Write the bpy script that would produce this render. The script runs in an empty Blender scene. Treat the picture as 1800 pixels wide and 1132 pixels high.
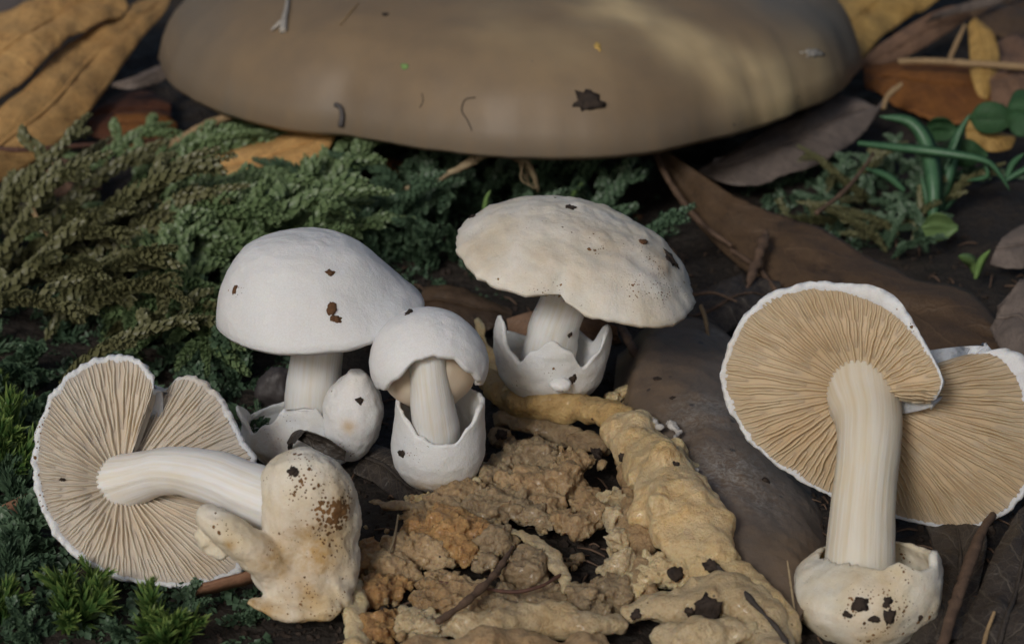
import bpy, math, random
import numpy as np
from mathutils import Vector, Matrix

random.seed(7)
rng = np.random.default_rng(7)
SC = bpy.context.scene
COL = SC.collection
CM = 0.01                                   # everything is authored in centimetres

# ------------------------------------------------------------------ camera, sky, sun, exposure
PITCH = math.radians(24.0)
DIST = 55.0                                 # camera to the point of ground at the picture's centre, cm
PPC = 90.0                                  # photo pixels per cm at that distance
CP, SP = math.cos(PITCH), math.sin(PITCH)
AX_R = np.array([1.0, 0, 0]); AX_U = np.array([0, SP, CP]); AX_F = np.array([0, CP, -SP])

cam_d = bpy.data.cameras.new('camera')
cam = bpy.data.objects.new('camera', cam_d)
COL.objects.link(cam)
cam.location = tuple(-AX_F * DIST * CM)
cam.rotation_euler = (math.radians(90) - PITCH, 0, 0)
cam_d.sensor_width = 36.0
cam_d.lens = 36.0 * DIST / (1800.0 / PPC)
cam_d.clip_start = 0.01
cam_d.clip_end = 50.0
cam_d.dof.use_dof = True
cam_d.dof.focus_distance = (DIST - 7.6) * CM
cam_d.dof.aperture_fstop = 32.0
SC.camera = cam

SUN_EL, SUN_AZ = math.radians(34), math.radians(204)     # azimuth measured from +Y clockwise: behind the camera, to the left
world = bpy.data.worlds.new('World'); SC.world = world; world.use_nodes = True
wn = world.node_tree.nodes; wn.clear()
wo = wn.new('ShaderNodeOutputWorld'); wb = wn.new('ShaderNodeBackground'); ws = wn.new('ShaderNodeTexSky')
ws.sky_type = 'NISHITA'; ws.sun_disc = False
ws.sun_elevation = SUN_EL; ws.sun_rotation = SUN_AZ
ws.air_density = 1.0; ws.dust_density = 4.0; ws.ozone_density = 1.0
wb.inputs['Strength'].default_value = 0.08
world.node_tree.links.new(ws.outputs[0], wb.inputs[0]); world.node_tree.links.new(wb.outputs[0], wo.inputs[0])
sun_d = bpy.data.lights.new('sun', 'SUN'); sun_d.energy = 2.4; sun_d.angle = math.radians(14); sun_d.color = (1.0, 0.975, 0.95)
sun = bpy.data.objects.new('sun', sun_d); COL.objects.link(sun)
sdir = Vector((math.sin(SUN_AZ) * math.cos(SUN_EL), math.cos(SUN_AZ) * math.cos(SUN_EL), math.sin(SUN_EL)))
sun.rotation_euler = sdir.to_track_quat('Z', 'Y').to_euler()
sun.location = tuple(sdir * 2)

SC.view_settings.view_transform = 'Standard'; SC.view_settings.look = 'None'
SC.view_settings.gamma = 1.0; SC.view_settings.use_curve_mapping = False
SC.view_settings.exposure = -0.72
SC.render.engine = 'CYCLES'
SC.cycles.use_denoising = True
SC.cycles.max_bounces = 6; SC.cycles.diffuse_bounces = 3; SC.cycles.glossy_bounces = 2; SC.cycles.transmission_bounces = 3
SC.cycles.caustics_reflective = False; SC.cycles.caustics_refractive = False

# ------------------------------------------------------------------ photo pixel -> point in the place (cm)
def W(u, v, c):
    k = (DIST + c) / DIST
    return (u - 900) / PPC * k * AX_R + (566 - v) / PPC * k * AX_U + c * AX_F
def G(u, v, z=0.0):                         # on the level z
    b = (566 - v) / PPC * CP
    return W(u, v, (z - b) / (b / DIST - SP))
def V(u, v, y):                             # on the upright plane y
    b = (566 - v) / PPC * SP
    return W(u, v, (y - b) / (CP + b / DIST))

# ------------------------------------------------------------------ noise
_perm = np.random.default_rng(3).permutation(256); _perm = np.concatenate([_perm, _perm, _perm])
_grad = np.random.default_rng(4).normal(size=(256, 3)); _grad /= np.linalg.norm(_grad, axis=1)[:, None]
def pn(P, seed=0):
    P = np.asarray(P, float) + seed * 17.31
    i = np.floor(P).astype(int); f = P - i; i = i & 255
    w = f * f * f * (f * (f * 6 - 15) + 10)
    out = 0
    for dx in (0, 1):
        for dy in (0, 1):
            for dz in (0, 1):
                h = _perm[_perm[_perm[(i[..., 0] + dx) & 255] + ((i[..., 1] + dy) & 255)] + ((i[..., 2] + dz) & 255)]
                g = _grad[h]
                d = g[..., 0] * (f[..., 0] - dx) + g[..., 1] * (f[..., 1] - dy) + g[..., 2] * (f[..., 2] - dz)
                ww = (w[..., 0] if dx else 1 - w[..., 0]) * (w[..., 1] if dy else 1 - w[..., 1]) * (w[..., 2] if dz else 1 - w[..., 2])
                out = out + ww * d
    return out * 1.6
def fbm(P, oct=4, seed=0, gain=0.5):
    P = np.asarray(P, float); a, s = 1.0, 0
    for o in range(oct):
        s = s + a * pn(P * 2 ** o, seed + o); a *= gain
    return s
def sstep(a, b, x):
    t = np.clip((np.asarray(x, float) - a) / (b - a), 0, 1); return t * t * (3 - 2 * t)
def sinterp(x, xs, ys, w=.05):
    xs = np.asarray(xs, float); xd = np.linspace(xs[0], xs[-1], 400); yd = np.interp(xd, xs, ys); m = int(400 * w)
    pad = np.concatenate([yd[0] + (yd[0] - yd[m:0:-1]), yd, yd[-1] + (yd[-1] - yd[-2:-m - 2:-1])])
    k = np.hanning(2 * m + 1); return np.interp(x, xd, np.convolve(pad, k / k.sum(), 'valid'))
def unit(v):
    v = np.asarray(v, float); return v / (np.linalg.norm(v, axis=-1, keepdims=True) + 1e-12)
def spline(pts, n, closed=False):
    """Catmull-Rom through pts, n samples evenly spread by length."""
    P = np.asarray(pts, float)
    if closed: Q = np.concatenate([P[-1:], P, P[:2]])
    else: Q = np.concatenate([2 * P[:1] - P[1:2], P, 2 * P[-1:] - P[-2:-1]])
    out = []
    for i in range(len(Q) - 3):
        a, b, c, d = Q[i:i + 4]
        t = np.linspace(0, 1, 16, endpoint=False)[:, None]
        out.append(0.5 * (2 * b + (c - a) * t + (2 * a - 5 * b + 4 * c - d) * t ** 2 + (3 * b - a - 3 * c + d) * t ** 3))
    if not closed: out.append(P[-1:])
    else: out.append(P[:1])
    S = np.concatenate(out)
    L = np.concatenate([[0], np.cumsum(np.linalg.norm(np.diff(S[:, :3], axis=0), axis=1))])
    q = np.linspace(0, L[-1], n, endpoint=not closed)
    return np.stack([np.interp(q, L, S[:, k]) for k in range(S.shape[1])], 1)

# ------------------------------------------------------------------ meshes
class MB:
    def __init__(s): s.v = []; s.f = []; s.n = 0; s.uv = []
    def add(s, verts, faces, uv=None):
        verts = np.asarray(verts, float).reshape(-1, 3)
        for F in (faces if isinstance(faces, list) else [faces]):
            if len(F): s.f.append(np.asarray(F) + s.n)
        s.v.append(verts); s.n += len(verts)
        s.uv.append(np.zeros((len(verts), 2)) if uv is None else np.asarray(uv, float).reshape(-1, 2))
        return s
    def grid(s, P, cu=False, cv=False, uv=None, mask=None):
        nu, nv = P.shape[:2]
        I = np.arange(nu * nv).reshape(nu, nv)
        A = I if cu else I[:-1]; B = np.roll(I, -1, 0) if cu else I[1:]
        def cols(X): return (X, np.roll(X, -1, 1)) if cv else (X[:, :-1], X[:, 1:])
        a, d = cols(A); b, c = cols(B)
        F = np.stack([a, b, c, d], -1).reshape(-1, 4)
        if mask is not None:
            m = mask.reshape(-1); F = F[m[F].all(1)]
        return s.add(P.reshape(-1, 3), F, uv)
    def verts(s): return np.concatenate(s.v)
    def normals(s):
        Vv = s.verts(); N = np.zeros_like(Vv)
        for F in s.f:
            a = Vv[F[:, 0]]; n = np.cross(Vv[F[:, 1]] - a, Vv[F[:, 2]] - a)
            for k in range(F.shape[1]): np.add.at(N, F[:, k], n)
        return unit(N)
    def displace(s, fn):
        """fn(points) gives a length along the normal."""
        Vv = s.verts(); s.v = [Vv + s.normals() * np.asarray(fn(Vv))[:, None]]; s.uv = [np.concatenate(s.uv)]
        return s
    def mesh(s, name, smooth=True, origin=None, attrs=None):
        me = bpy.data.meshes.new(name)
        Vv = s.verts()
        if origin is not None: Vv = Vv - np.asarray(origin)
        loops = np.concatenate([F.reshape(-1) for F in s.f]); tot = np.concatenate([np.full(len(F), F.shape[1]) for F in s.f])
        me.vertices.add(len(Vv)); me.vertices.foreach_set('co', (Vv * CM).reshape(-1).astype(np.float32))
        me.loops.add(len(loops)); me.loops.foreach_set('vertex_index', loops.astype(np.int32))
        me.polygons.add(len(tot))
        st = np.concatenate([[0], np.cumsum(tot)[:-1]])
        me.polygons.foreach_set('loop_start', st.astype(np.int32)); me.polygons.foreach_set('loop_total', tot.astype(np.int32))
        me.polygons.foreach_set('use_smooth', np.full(len(tot), bool(smooth)))
        U = np.concatenate(s.uv)
        if np.any(U):
            lay = me.uv_layers.new(name='UVMap'); lay.data.foreach_set('uv', U[loops].reshape(-1).astype(np.float32))
        for k, a in (attrs or {}).items():
            at = me.attributes.new(k, 'FLOAT', 'POINT'); at.data.foreach_set('value', np.asarray(a, np.float32))
        me.update(calc_edges=True); me.validate()
        return me

def link(name, me, mat, parent=None, loc=None):
    o = bpy.data.objects.new(name, me); COL.objects.link(o)
    if me is not None and mat is not None and not me.materials: me.materials.append(mat)
    if parent is not None: o.parent = parent
    if loc is not None: o.location = tuple(np.asarray(loc) * CM)
    return o
def thing(name, label, cat, loc, group=None):
    o = bpy.data.objects.new(name, None); COL.objects.link(o)
    o.empty_display_size = 0.005
    o.location = tuple(np.asarray(loc, float) * CM)
    return tag(o, label, cat, group)
def tag(o, label, cat, group=None):
    o['label'] = label; o['category'] = cat
    if group: o['group'] = group
    return o
def part(name, mb, mat, t, smooth=True, attrs=None):
    """mb in world cm, t the thing's Empty (or a part of it)"""
    root = t if t.parent is None else t.parent
    org = np.array(root.location) / CM
    return link(name, mb.mesh(name, smooth, org, attrs), mat, t)
def single(name, mb, mat, label, cat, group=None, smooth=True, attrs=None, org=None):
    Vv = mb.verts()
    if org is None: org = np.array([Vv[:, 0].mean(), Vv[:, 1].mean(), Vv[:, 2].min()])
    o = link(name, mb.mesh(name, smooth, org, attrs), mat, None, org)
    return tag(o, label, cat, group)

def frames(P):
    T = unit(np.gradient(P, axis=0)); N = np.zeros_like(T)
    r = np.array([0, 0, 1.0]) if abs(T[0][2]) < .8 else np.array([0, 1.0, 0])
    n = unit(np.cross(np.cross(T[0], r), T[0]))
    for i in range(len(P)):
        n = unit(n - T[i] * np.dot(n, T[i])); N[i] = n
    return T, N, np.cross(T, N)
def tube(mb, pts, rad, n=40, seg=14, squash=1.0, noise=0.0, freq=2.0, seed=0, caps=True):
    P = spline(pts, n); T, N, B = frames(P)
    r = np.interp(np.linspace(0, 1, n), np.linspace(0, 1, len(rad)), rad)
    th = np.linspace(0, 2 * np.pi, seg, endpoint=False)
    X = P[:, None] + r[:, None, None] * (np.cos(th)[None, :, None] * B[:, None] + squash * np.sin(th)[None, :, None] * N[:, None])
    if noise:
        X = X + unit(X - P[:, None]) * (fbm(X * freq, 3, seed) * noise * (r / max(r.max(), 1e-6))[:, None])[..., None]
    if caps:
        e0 = P[0] - T[0] * r[0] * .45; e1 = P[-1] + T[-1] * r[-1] * .45
        rows = [np.repeat(e0[None], seg, 0)[None] + (X[:1] - P[0]) * .02, (X[:1] - P[0]) * .7 + P[0] - T[0] * r[0] * .3, X,
                (X[-1:] - P[-1]) * .7 + P[-1] + T[-1] * r[-1] * .3, np.repeat(e1[None], seg, 0)[None] + (X[-1:] - P[-1]) * .02]
        X = np.concatenate(rows)
    uv = np.stack(np.meshgrid(np.linspace(0, 1, X.shape[0]), np.linspace(0, 1, seg), indexing='ij'), -1)
    return mb.grid(X[:, ::-1], cv=True, uv=uv)
_ico = {}
def ico(n):
    if n not in _ico:
        import bmesh
        bm = bmesh.new(); bmesh.ops.create_icosphere(bm, subdivisions=n, radius=1.0)
        _ico[n] = (np.array([v.co[:] for v in bm.verts]), np.array([[v.index for v in f.verts] for f in bm.faces])); bm.free()
    return _ico[n]
def lump(mb, c, s, rot=None, sub=3, amp=.3, freq=1.3, seed=0, oct=4, ridged=False):
    v, f = ico(sub)
    n = fbm(v * freq + seed * 3.7, oct, seed)
    if ridged: n = -np.abs(n) * 1.3 + .3
    p = v * (1 + amp * n)[:, None] * np.asarray(s)
    if rot is not None: p = p @ np.array(rot).T
    return mb.add(p + np.asarray(c), f)
def remesh(mb, voxel=.035, smooth=6, fn=None):
    """weld overlapping lumps into one soft surface"""
    me = mb.mesh('raw'); o = bpy.data.objects.new('raw', me); COL.objects.link(o)
    md = o.modifiers.new('r', 'REMESH'); md.mode = 'VOXEL'; md.voxel_size = voxel * CM
    if smooth: sm = o.modifiers.new('s', 'SMOOTH'); sm.factor = .5; sm.iterations = smooth
    bpy.context.view_layer.update()
    ev = o.evaluated_get(bpy.context.evaluated_depsgraph_get()); m2 = ev.to_mesh()
    n = len(m2.vertices); co = np.empty(n * 3, np.float32); m2.vertices.foreach_get('co', co)
    L = np.empty(len(m2.loops), np.int32); m2.loops.foreach_get('vertex_index', L)
    tot = np.empty(len(m2.polygons), np.int32); m2.polygons.foreach_get('loop_total', tot)
    ev.to_mesh_clear(); bpy.data.objects.remove(o); bpy.data.meshes.remove(me)
    out = MB(); out.add(co.reshape(-1, 3) / CM, L.reshape(-1, 4))
    if fn is not None: out.displace(fn)
    return out
def rotm(rx, ry, rz):
    return np.array((Matrix.Rotation(rz, 3, 'Z') @ Matrix.Rotation(ry, 3, 'Y') @ Matrix.Rotation(rx, 3, 'X')))

# ------------------------------------------------------------------ materials
class NT:
    def __init__(s, name):
        s.m = bpy.data.materials.new(name); s.m.use_nodes = True; s.t = s.m.node_tree; s.t.nodes.clear()
        s.out = s.n('ShaderNodeOutputMaterial'); s.b = s.n('ShaderNodeBsdfPrincipled'); s.l(s.b.outputs[0], s.out.inputs[0])
        tc = s.n('ShaderNodeTexCoord'); mp = s.n('ShaderNodeMapping'); mp.inputs['Scale'].default_value = (100, 100, 100)
        s.l(tc.outputs['Object'], mp.inputs[0]); s.co = mp.outputs[0]; s.uv = tc.outputs['UV']
    def n(s, k, **kw):
        x = s.t.nodes.new(k)
        for a, b in kw.items(): setattr(x, a, b)
        return x
    def l(s, a, b): s.t.links.new(a, b)
    def val(s, x, i):
        if isinstance(x, (int, float)): i.default_value = x
        elif isinstance(x, tuple): i.default_value = (*x, 1) if len(x) == 3 else x
        else: s.l(x, i)
    def noise(s, scale, detail=4, rough=.55, co=None, dist=0.0, w=None):
        x = s.n('ShaderNodeTexNoise'); x.inputs['Scale'].default_value = scale; x.inputs['Detail'].default_value = detail
        x.inputs['Roughness'].default_value = rough; x.inputs['Distortion'].default_value = dist
        s.l(co or s.co, x.inputs['Vector']); return x.outputs['Fac']
    def voro(s, scale, feat='F1', co=None, out='Distance', rand=1.0):
        x = s.n('ShaderNodeTexVoronoi', feature=feat); x.inputs['Scale'].default_value = scale; x.inputs['Randomness'].default_value = rand
        s.l(co or s.co, x.inputs['Vector']); return x.outputs[out]
    def ramp(s, f, stops, interp='LINEAR'):
        x = s.n('ShaderNodeValToRGB'); e = x.color_ramp.elements; x.color_ramp.interpolation = interp
        while len(e) < len(stops): e.new(.5)
        for q, (p, c) in zip(e, stops):
            q.position = p; q.color = (*c, 1) if isinstance(c, tuple) else (c, c, c, 1)
        s.l(f, x.inputs[0]); return x.outputs[0]
    def mix(s, f, a, b, mode='MIX'):
        x = s.n('ShaderNodeMix', data_type='RGBA', blend_type=mode)
        s.val(f, x.inputs[0]); s.val(a, x.inputs[6]); s.val(b, x.inputs[7]); return x.outputs[2]
    def math(s, op, a, b=0.0, clamp=False):
        x = s.n('ShaderNodeMath', operation=op, use_clamp=clamp); s.val(a, x.inputs[0]); s.val(b, x.inputs[1]); return x.outputs[0]
    def attr(s, name):
        x = s.n('ShaderNodeAttribute', attribute_name=name); return x.outputs['Fac']
    def stretch(s, sx, sy, sz):
        x = s.n('ShaderNodeMapping'); x.inputs['Scale'].default_value = (sx, sy, sz); s.l(s.co, x.inputs[0]); return x.outputs[0]
    def bump(s, h, strength=.3, dist=.02, prev=None):
        x = s.n('ShaderNodeBump'); x.inputs['Strength'].default_value = strength; x.inputs['Distance'].default_value = dist * CM
        s.l(h, x.inputs['Height'])
        if prev is not None: s.l(prev, x.inputs['Normal'])
        return x.outputs[0]
    def fin(s, col, rough=.6, nrm=None, sss=0.0, srad=(.25, .15, .08), spec=.4, coat=0.0):
        b = s.b; s.val(col, b.inputs['Base Color']); s.val(rough, b.inputs['Roughness']); b.inputs['Specular IOR Level'].default_value = spec
        if nrm is not None: s.l(nrm, b.inputs['Normal'])
        if sss:
            b.inputs['Subsurface Weight'].default_value = sss; b.inputs['Subsurface Radius'].default_value = srad; b.inputs['Subsurface Scale'].default_value = CM
        if coat: b.inputs['Coat Weight'].default_value = coat; b.inputs['Coat Roughness'].default_value = .12
        return s.m

def mushroom_mat(name, c1, c2, stain, speck=.5, fib=.25, spec_scale=7.0, silky=False):
    s = NT(name)
    big = s.noise(.9, 4); fine = s.noise(9, 5, .65); grit = s.noise(42, 3, .7)
    col = s.mix(s.ramp(big, [(.38, 0.0), (.68, 1.0)]), c1, c2)
    col = s.mix(s.math('MULTIPLY', s.ramp(grit, [(.42, 0.0), (.58, 1.0)]), .55), col, (.92, .89, .86), 'MULTIPLY')
    st = s.attr('stain')
    sf = s.math('MULTIPLY', st, s.ramp(s.noise(2.3, 6, .7), [(.3, .3), (.6, 1.0)]), True)
    col = s.mix(sf, col, stain)
    # specks of earth stuck to the skin: small dots, thicker where the attribute says dirty
    d = s.attr('dirt')
    v = s.voro(spec_scale); patch = s.noise(1.5, 3)
    thr = s.math('ADD', s.math('MULTIPLY', d, .55), s.math('MULTIPLY', s.ramp(patch, [(.48, .0), (.70, 1.0)]), .34 * speck))
    thr = s.math('MULTIPLY', thr, s.ramp(s.noise(5.0, 2), [(.35, .2), (.65, 1.3)]))
    sp = s.math('GREATER_THAN', thr, s.math('ADD', v, s.math('MULTIPLY', fine, .12)))
    v2 = s.voro(spec_scale * 2.3)
    thr2 = s.math('ADD', s.math('MULTIPLY', d, .5), s.math('MULTIPLY', s.ramp(patch, [(.42, .04), (.70, 1.0)]), .25 * speck))
    sp2 = s.math('GREATER_THAN', thr2, s.math('ADD', v2, s.math('MULTIPLY', grit, .12)))
    spk = s.math('MAXIMUM', sp, sp2)
    col = s.mix(spk, col, s.ramp(s.noise(3.1, 2), [(.3, (.07, .035, .015)), (.7, (.25, .13, .05))]))
    n0 = s.bump(s.noise(2.6, 5, .6), .35, .08); n1 = s.bump(fine, fib * 1.6, .04, n0); n2 = s.bump(grit, fib * 2.2, .016, n1); n3 = s.bump(spk, .5, .03, n2)
    return s.fin(col, .72, n3, .3, (.3, .19, .11), .22)

M_CAP = mushroom_mat('white_silky_cap', (.775, .78, .785), (.755, .75, .74), (.52, .36, .17), .45)
M_CAPD = mushroom_mat('white_cap_dirty', (.79, .75, .68), (.70, .62, .49), (.42, .27, .11), .9)
M_VOLVA = mushroom_mat('white_volva', (.78, .78, .775), (.75, .735, .70), (.50, .32, .12), .8)
M_VOLVAD = mushroom_mat('stained_volva', (.78, .74, .65), (.66, .55, .36), (.42, .25, .07), 1.1)
M_STIPE = None
def stipe_mat(name, c1, c2):
    s = NT(name)
    x = s.n('ShaderNodeMapping'); x.inputs['Scale'].default_value = (1.6, 26, 1); s.l(s.uv, x.inputs[0])
    f = s.noise(1.0, 5, .6, x.outputs[0]); big = s.noise(.8, 4); g = s.noise(35, 3, .7)
    col = s.mix(s.ramp(f, [(.42, 0.0), (.66, 1.0)]), c1, c2)
    col = s.mix(s.ramp(big, [(.5, 0.0), (.8, .5)]), col, (.72, .60, .38))
    n = s.bump(f, .5, .05); n = s.bump(g, .25, .012, n)
    return s.fin(col, .55, n, .4, (.4, .25, .14), .3)
M_STIPE = stipe_mat('white_stipe', (.79, .785, .77), (.73, .69, .60))
M_STIPEY = stipe_mat('cream_stipe', (.68, .64, .55), (.61, .53, .39))

def gill_mat(name, c1, c2):
    s = NT(name)
    n = s.noise(1.1, 5, .6); g = s.noise(22, 3, .7); sp = s.voro(4.5)
    col = s.mix(s.ramp(n, [(.35, 0.0), (.7, 1.0)]), c1, c2)
    spk = s.math('LESS_THAN', s.math('ADD', sp, s.math('MULTIPLY', s.noise(6, 2), .12)), s.math('MULTIPLY', s.ramp(s.noise(1.4, 2), [(.52, 0.0), (.7, 1.0)]), .16))
    col = s.mix(spk, col, (.10, .055, .03))
    return s.fin(col, .55, s.bump(g, .2, .012), .35, (.35, .2, .12), .3)
M_GILL = gill_mat('pink_cream_gills', (.69, .585, .465), (.65, .515, .375))
M_GILLY = gill_mat('yellow_cream_gills', (.62, .475, .315), (.56, .395, .235))

def hostcap_mat():
    s = NT('grey_brown_cap_skin')
    a = s.noise(.22, 3, .5); b = s.noise(.9, 5, .6); g = s.noise(30, 3, .7)
    col = s.mix(s.ramp(b, [(.35, 0.0), (.7, 1.0)]), (.235, .168, .100), (.195, .143, .092))
    col = s.mix(s.attr('pale'), col, (.62, .48, .27))
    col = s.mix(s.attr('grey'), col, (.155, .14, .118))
    sp = s.math('LESS_THAN', s.math('ADD', s.voro(1.3), s.math('MULTIPLY', s.noise(3, 3), .1)), s.math('MULTIPLY', s.ramp(s.noise(.5, 2), [(.45, .3), (.7, 1.0)]), .13))
    col = s.mix(s.math('MULTIPLY', sp, .75), col, (.10, .08, .07))
    return s.fin(col, .5, s.bump(g, .12, .012, s.bump(b, .15, .05)), .2, (.3, .2, .1), .35)
M_HOST = hostcap_mat()

def leaf_mat(name, c1, c2, spot, vein=None, rough=.55, spots=.5, transl=.25, veinstr=.5, n_veins=9.0):
    s = NT(name)
    vein = vein or tuple(min(1, x * 1.5) for x in c1)
    sx = s.n('ShaderNodeSeparateXYZ'); s.l(s.uv, sx.inputs[0]); w, t = sx.outputs[0], sx.outputs[1]
    aw = s.math('ABSOLUTE', s.math('SUBTRACT', w, .5))
    wob = s.math('MULTIPLY', s.noise(1.6, 3), .09)
    ph = s.math('FRACT', s.math('MULTIPLY', s.math('ADD', s.math('SUBTRACT', t, s.math('MULTIPLY', aw, .42)), wob), n_veins))
    side = s.ramp(s.math('ABSOLUTE', s.math('SUBTRACT', ph, .5)), [(0.0, 1.0), (.07, 0.0)])
    net = s.ramp(s.voro(5.5, 'DISTANCE_TO_EDGE'), [(0.0, 1.0), (.08, 0.0)])
    net2 = s.ramp(s.voro(15, 'DISTANCE_TO_EDGE'), [(0.0, 1.0), (.1, 0.0)])
    big = s.noise(.8, 5, .6); fine = s.noise(6, 6, .7)
    col = s.mix(s.ramp(big, [(.35, 0.0), (.68, 1.0)]), c1, c2)
    col = s.mix(s.ramp(fine, [(.45, 0.0), (.75, .5)]), col, spot)
    blot = s.math('MULTIPLY', s.ramp(s.noise(1.5, 6, .7), [(.58, 0.0), (.68, 1.0)]), spots)
    col = s.mix(blot, col, spot)
    dots = s.math('LESS_THAN', s.math('ADD', s.voro(6), s.math('MULTIPLY', fine, .1)), .13)
    col = s.mix(s.math('MULTIPLY', dots, spots), col, tuple(x * .4 for x in spot))
    vv = s.math('MAXIMUM', side, s.math('MULTIPLY', net, .45))
    col = s.mix(s.math('MULTIPLY', vv, veinstr), col, vein)
    n = s.bump(s.math('ADD', s.math('MULTIPLY', vv, 1.0), s.math('MULTIPLY', net2, .3)), .45, .035)
    n = s.bump(fine, .4, .03, n)
    s.fin(col, rough, n, 0, spec=.35)
    tr = s.n('ShaderNodeBsdfTranslucent'); s.l(col, tr.inputs[0]); mx = s.n('ShaderNodeMixShader'); mx.inputs[0].default_value = transl
    s.l(s.b.outputs[0], mx.inputs[1]); s.l(tr.outputs[0], mx.inputs[2]); s.l(mx.outputs[0], s.out.inputs[0])
    return s.m
M_LYEL = leaf_mat('yellow_brown_leaf', (.72, .44, .17), (.62, .345, .12), (.25, .12, .055), transl=.2)
M_LPALE = leaf_mat('pale_yellow_leaf', (.55, .36, .12), (.42, .25, .07), (.17, .09, .035), spots=.7, transl=.2)
M_LORG = leaf_mat('orange_brown_leaf', (.28, .115, .03), (.19, .075, .025), (.07, .03, .015))
M_LRED = leaf_mat('red_brown_leaf', (.13, .05, .025), (.085, .035, .02), (.03, .015, .012))
M_LBRN = leaf_mat('dull_brown_leaf', (.12, .075, .042), (.085, .055, .034), (.035, .026, .02), rough=.45, transl=.1, veinstr=.3, spots=.8)
M_LGREY = leaf_mat('grey_brown_leaf', (.20, .16, .135), (.155, .125, .105), (.08, .065, .055), transl=.1, veinstr=.25)
M_LPINK = leaf_mat('pinkish_brown_leaf', (.26, .155, .095), (.19, .11, .07), (.09, .055, .035), transl=.15)
M_LDARK = leaf_mat('rotten_dark_leaf', (.055, .045, .037), (.038, .031, .027), (.02, .016, .014), vein=(.13, .11, .085), rough=.42, transl=.0, veinstr=.6, n_veins=6)
M_LGRN = leaf_mat('green_seedling_leaf', (.055, .14, .055), (.04, .105, .045), (.04, .07, .03), spots=.1, transl=.3, veinstr=.2)

def simple_mat(name, c1, c2, scale=3.0, rough=.7, bump=.4, bd=.04, sss=0, coat=0, stretch=None, spec=.35):
    s = NT(name); co = s.stretch(*stretch) if stretch else None
    a = s.noise(scale, 6, .65, co); b = s.noise(scale * 6, 4, .7, co)
    col = s.mix(s.ramp(a, [(.32, 0.0), (.7, 1.0)]), c1, c2); col = s.mix(s.ramp(b, [(.4, 0.0), (.8, .5)]), col, tuple(x * .5 for x in c2))
    return s.fin(col, rough, s.bump(b, bump * .6, bd * .4, s.bump(a, bump, bd)), sss, (.3, .18, .08), spec, coat)
M_TWIG = simple_mat('brown_twig_bark', (.16, .10, .065), (.075, .048, .032), 5)
M_TWIGP = simple_mat('pale_straw', (.36, .25, .13), (.24, .16, .085), 6)
M_TWIGR = simple_mat('reddish_twig', (.13, .06, .04), (.07, .035, .025), 6)
M_ROOT = simple_mat('pale_rootlet', (.40, .32, .19), (.24, .17, .10), 8)
M_STONE = simple_mat('grey_stone', (.085, .075, .072), (.035, .03, .03), 4, .5)
M_CRUMB = simple_mat('dark_earth_crumb', (.05, .033, .022), (.018, .013, .011), 9, .75, .8)
M_CRUMBR = simple_mat('rusty_earth_crumb', (.16, .075, .03), (.07, .035, .018), 9, .8, .8)
M_GRASS = simple_mat('green_blade', (.075, .17, .085), (.045, .12, .06), 3, .4, .15, .02)
M_GRASSY = simple_mat('pale_green_blade', (.22, .34, .12), (.14, .25, .07), 3, .4, .15, .02)
M_MYC = simple_mat('white_mycelium', (.62, .60, .57), (.40, .37, .33), 9, .85, .8)
M_FIBRE = simple_mat('dark_hair', (.06, .05, .045), (.03, .025, .02), 5)
M_PALEBIT = simple_mat('pale_grey_fragment', (.48, .45, .40), (.30, .27, .23), 7)
M_CHIP = simple_mat('yellow_plant_chip', (.62, .42, .12), (.48, .30, .08), 7)
M_CUT = simple_mat('pinkish_brown_strip', (.34, .19, .115), (.24, .12, .07), 5, .6)

def soil_mat():
    s = NT('dark_forest_soil')
    a = s.noise(.7, 6, .65); b = s.noise(5, 6, .7); v = s.voro(7)
    col = s.mix(s.ramp(a, [(.35, 0.0), (.7, 1.0)]), (.021, .017, .014), (.038, .028, .020))
    col = s.mix(s.ramp(b, [(.55, 0.0), (.8, .7)]), col, (.07, .048, .03))
    n = s.bump(b, .9, .12, s.bump(a, .8, .3)); n = s.bump(v, .6, .06, n)
    return s.fin(col, s.ramp(b, [(.3, .45), (.7, .9)]), n, spec=.4)
M_SOIL = soil_mat()

def flesh_mat(name, bright, mid, dark, wet=.45, dirt=.8):
    s = NT(name)
    a = s.noise(1.1, 6, .65); b = s.noise(5, 6, .7); c = s.noise(20, 4, .7)
    r = s.n('ShaderNodeObjectInfo').outputs['Random']
    col = s.mix(s.ramp(a, [(.34, 0.0), (.62, 1.0)]), mid, bright)
    col = s.mix(s.ramp(b, [(.48, 0.0), (.74, dirt)]), col, dark)
    col = s.mix(s.math('MULTIPLY', r, .35), col, dark)
    sp = s.math('LESS_THAN', s.math('ADD', s.voro(4.2), s.math('MULTIPLY', b, .14)), s.math('MULTIPLY', s.ramp(s.noise(1.2, 2), [(.42, 0.0), (.65, 1.0)]), .2))
    col = s.mix(sp, col, (.05, .03, .02))
    col = s.mix(s.ramp(s.noise(.55, 4, .6), [(.48, 0.0), (.66, .6)]), col, tuple(x * .75 for x in mid))
    col = s.mix(s.ramp(c, [(.5, 0.0), (.72, .45)]), col, dark)
    n = s.bump(a, .5, .14); n = s.bump(b, .8, .09, n); n = s.bump(c, .6, .03, n)
    return s.fin(col, s.ramp(a, [(.35, wet * .6), (.65, wet * 1.5)]), n, .35, (.35, .18, .07), .5, .18)
M_RIM = flesh_mat('yellow_tan_flesh', (.88, .77, .52), (.80, .58, .28), (.46, .25, .08), .4, .5)
M_RIMD = flesh_mat('brown_tan_flesh', (.64, .46, .21), (.50, .32, .12), (.27, .15, .05), .35, .6)
M_FLESH = flesh_mat('brown_crumbling_flesh', (.58, .42, .24), (.42, .27, .13), (.20, .115, .048))
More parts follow.
